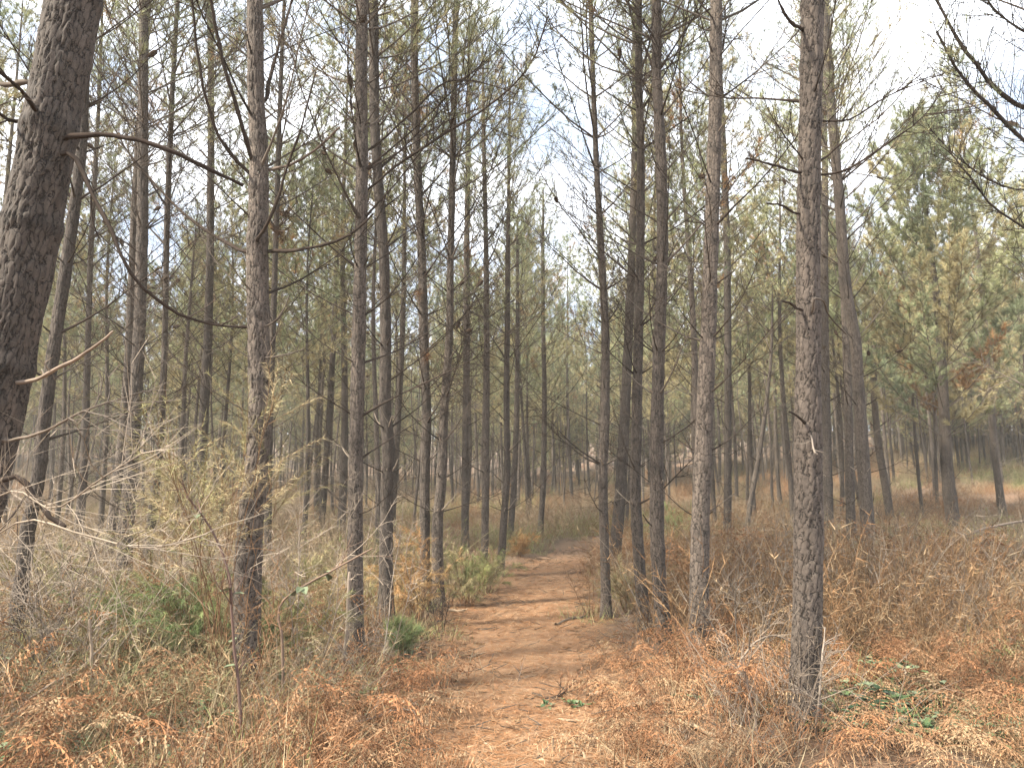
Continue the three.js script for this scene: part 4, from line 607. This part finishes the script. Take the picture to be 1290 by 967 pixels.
brambleAt(30, 985, 0.4, 0.8, 'bramble with grey green leaves among rusty bracken', 743, 14, 16, 0.05);
brambleAt(330, 930, 0.9, 1.1, 'bramble cane with pale oval leaves before the stout pine', 744, 5, 7, 0.06);
brambleAt(395, 850, 0.9, 1.1, 'bramble climbing into the bleached shrub', 745, 6, 9, 0.06);
brambleAt(1150, 905, 0.2, 0.7, 'low silvery green bramble trailing over the clearing litter', 746, 14, 16, 0.055);
brambleAt(1230, 920, 0.2, 0.8, 'low bramble with grey green leaves in the bracken clearing', 747, 16, 18, 0.055);
brambleAt(1275, 860, 0.2, 0.7, 'dark low bramble at the edge of the standing bracken', 748, 12, 16, 0.055);
brambleAt(1180, 960, 0.2, 0.7, 'grey green bramble mat beside the low russet bracken', 754, 14, 16, 0.05);
brambleAt(1090, 875, 0.15, 0.5, 'small bramble sprig in the litter behind the stout lone pine', 749, 6, 8);
brambleAt(700, 888, 0.05, 0.22, 'little bramble sprig on the footpath', 750, 4, 6, 0.035);
brambleAt(1060, 960, 0.1, 0.4, 'low green sprig at the foot of the stout lone pine', 751, 7, 9, 0.035);
brambleAt(870, 890, 0.1, 0.3, 'small green sprig beside the fallen pale branch', 752, 4, 7, 0.04);
brambleAt(480, 945, 0.15, 0.4, 'dark leaved bramble sprig under the fallen twig on the bank', 753, 6, 8, 0.045);

// ---------------------------------------------------------------- sticks, stone, stems
function stick(name, pix, w, col, label, lift = 0.015, tw = 2, group) { // pix: photo points of a stick lying on the ground; a third number lifts it, metres
  const pts = pix.map(([x, y, h]) => { const p = flatGround(x, y); return V(p.x, groundH(p.x, p.z) + lift + (h ?? 0), p.z); }), r = rng(Math.round(pix[0][0] * 7 + pix[0][1])), o = thing(name, label, 'stick', group, [pts[0].x, pts[0].y, pts[0].z]);
  const line = new THREE.CatmullRomCurve3(pts.map((p) => p.sub(o.position.clone()))).getPoints(12), rad = w / 2 * pxSize(pix[0][0], pix[0][1], -o.position.z), g = new GB(); line.forEach((p) => p.addScaledVector(randDir(r), rad * 0.3));
  g.tube(line, taper(13, rad, rad * 0.6).map((q) => q * (0.85 + 0.3 * r())), 7, jit(r, col, 0.1), true); mesh('wood', g.geo(), matTwig, o);
  if (tw) { const t = new GB(); twigs(t, r, line, rad, tw, 0.18, col, 0.3, 1); mesh('side_twig', t.geo(), matTwig, o); }
  return o;
}
const WOOD = [0.27, 0.205, 0.14], WOODG = [0.274, 0.220, 0.175];
stick('fallen_stick', [[708, 930], [722, 940], [733, 950], [738, 962]], 6, WOOD, 'bent pale bare stick lying on the footpath', 0.015, 0);
stick('fallen_stick', [[700, 908], [735, 912], [760, 918]], 4.5, WOOD, 'straight pale stick lying across the footpath edge', 0.012, 1);
stick('fallen_stick', [[742, 882], [755, 878], [768, 874]], 7, WOOD, 'short thick pale stick end in the litter beside the path', 0.02, 0);
stick('fallen_branch', [[780, 902], [815, 899], [850, 904], [895, 914]], 8, WOOD, 'long pale fallen branch lying before the tall straight pine', 0.03, 3);
stick('fallen_stick', [[680, 962], [700, 964], [724, 968]], 6, WOOD, 'pale stick lying crosswise on the footpath', 0.015, 0);
stick('fallen_stick', [[610, 940], [622, 946]], 5, WOOD, 'short pale stick scrap on the footpath', 0.012, 0);
stick('fallen_stick', [[636, 914], [655, 910]], 5, [0.32, 0.23, 0.13], 'flat yellowish bark scrap on the footpath', 0.012, 0);
stick('fallen_stick', [[640, 868], [652, 860], [655, 857]], 3, WOODG, 'thin grey twig on the footpath', 0.012, 2);
stick('fallen_stick', [[588, 832], [594, 830], [612, 824]], 3, WOOD, 'thin pale twig beside a small hollow in the path', 0.02, 1);
stick('fallen_stick', [[566, 774], [576, 774], [588, 772]], 4, WOOD, 'pale stick lying at the path edge below the close pair of pines', 0.03, 0);
stick('fallen_branch', [[672, 878], [690, 884], [708, 880], [714, 872]], 4, TWIG_DARK, 'dark twiggy fallen branch on the footpath', 0.025, 12);
stick('fallen_branch', [[700, 790], [718, 784], [740, 780]], 4, TWIG_GREY, 'grey twiggy debris at the path edge by the knotty pine', 0.03, 10);
stick('fallen_branch', [[445, 958], [475, 942], [500, 930], [530, 930]], 3.4, WOODG, 'thin forked grey branch lying on the bank', 0.14, 6);
stick('fallen_stick', [[865, 930], [885, 940], [905, 950]], 6, WOOD, 'pale stick in the litter before the stout lone pine', 0.03, 0);
stick('fallen_stick', [[830, 948], [850, 955], [880, 962]], 6, WOOD, 'pale curved stick at the edge of the footpath near the stout pine', 0.03, 0);
stick('fallen_stick', [[475, 862, 0.03], [482, 850, 0.1], [487, 842, 0.16]], 6, WOOD, 'pale broken stick poking up by the small green bush', 0.02, 0);
stick('fallen_stick', [[1035, 905], [1060, 908], [1085, 914]], 4, WOODG, 'grey stick half buried in the clearing litter', 0.04, 1);
stick('fallen_branch', [[20, 965, 0.15], [60, 945, 0.2], [90, 930, 0.25], [135, 905, 0.4]], 4, WOODG, 'grey branch lying through the brambles', 0.05, 8);
{ // stems traced upright: pixels at the depth of their foot
  const stem = (name, pix, w0, w1, col, label, tw, twLen, cat, leaves = 0) => { const f = flatGround(...pix[0]), d = -f.z, r = rng(Math.round(pix[0][0] * 3 + 5)), o = thing(name, label, cat, undefined, [f.x, groundH(f.x, f.z), f.z]), P = pix.map(([x, y, dz = 0]) => atDepth(x, y, d - dz).sub(o.position)); P.unshift(P[0].clone().add(V(0, -0.12, 0)));
    const line = new THREE.CatmullRomCurve3(P).getPoints(18), s = pxSize(pix[0][0], pix[0][1], d) / 2, g = new GB(); line.forEach((p) => p.addScaledVector(randDir(r), 0.004)); g.tube(line, taper(19, w0 * s, w1 * s), 6, col, true); mesh('stem', g.geo(), matTwig, o);
    if (tw) for (let k = 0; k < tw; k++) { const t = new GB(); twigs(t, r, line, w0 * s, 1, twLen, jit(r, col, 0.2), 0.25 + 0.6 * k / tw, 3); mesh('side_twig', t.geo(), matTwig, o); }
    for (let k = 0; k < leaves; k++) { const t = new GB(), q = along(line, 0.3 + 0.68 * r()), dd = randDir(r); dd.y = dd.y * 0.4 - 0.2; leafTris(t, r, q.p, dd.normalize(), 0.06 + 0.03 * r(), jit(r, [0.13, 0.155, 0.09], 0.25)); mesh('leaf', t.geo(), matLeaf, o); } };
  stem('broken_sapling', [[122, 935], [118, 890], [116, 850], [115, 820], [113, 780]], 6, 4, [0.27, 0.21, 0.155], 'upright broken pale stick standing in the brambles', 6, 0.22, 'sapling');
  stem('bare_sapling', [[306, 985], [305, 930], [300, 860], [292, 780], [290, 730], [262, 660], [235, 625]], 6, 2, [0.13, 0.085, 0.07], 'dark bare sapling stem before the stout pine', 8, 0.35, 'sapling', 5);
  stem('bare_sapling', [[358, 930], [357, 860], [354, 800], [352, 762], [380, 740], [420, 718], [470, 690]], 5, 2, [0.17, 0.12, 0.09], 'crooked brown sapling bending sideways with a few oval leaves', 7, 0.3, 'sapling', 9);
  stem('bare_sapling', [[430, 860], [434, 820], [438, 770], [440, 720]], 6, 4, [0.28, 0.225, 0.18], 'thin pale dead stem leaning on the dark foot of the straight pine', 3, 0.2, 'sapling');
  stem('arching_branch', [[1150, 735], [1175, 708, 0.1], [1205, 680, 0.2], [1240, 666, 0.3], [1300, 655, 0.4], [1360, 655, 0.5]], 5, 3, [0.19, 0.15, 0.12], 'dead branch arching out of the standing bracken on the slope', 12, 0.6, 'branch');
  stem('bare_sapling', [[935, 940], [933, 880], [932, 840], [945, 815], [975, 800], [1000, 810]], 4.5, 2, [0.20, 0.16, 0.125], 'pale stem bent over toward the stout lone pine', 9, 0.3, 'sapling');
  stem('bare_sapling', [[960, 955], [950, 900], [942, 860], [934, 830]], 4, 2, [0.17, 0.12, 0.09], 'dark thin stem beside the bent pale one', 5, 0.25, 'sapling');
  // half buried stone in the clearing
  const f = flatGround(1147, 876), g = new THREE.IcosahedronGeometry(0.055, 3), pa = g.attributes.position; for (let k = 0; k < pa.count; k++) { const p = V(pa.getX(k), pa.getY(k), pa.getZ(k)), s = 1 + 0.28 * nz.noise3d(p.x * 14, p.y * 14, p.z * 14) + 0.08 * nz.noise3d(p.x * 50, p.y * 50, p.z * 50); pa.setXYZ(k, p.x * s, p.y * s * 0.8, p.z * s); } g.computeVertexNormals();
  const m = mesh('stone', g, new THREE.MeshStandardMaterial({ name: 'stone', color: new THREE.Color().setRGB(0.55, 0.43, 0.29), roughness: 0.9, bumpMap: litterMap, bumpScale: 0.01 }), scene); m.position.set(f.x, groundH(f.x, f.z) + 0.03, f.z); m.userData = { label: 'small pale stone half sunk in the clearing litter', category: 'stone' };
}
{ let t = 0; scene.traverse((o) => { if (o.isMesh && !o.isInstancedMesh && !o.geometry.__n) { o.geometry.__n = 1; t += (o.geometry.index?.count ?? o.geometry.attributes.position.count) / 3; } }); console.log('triangles', t); }
renderer.render(scene, camera);
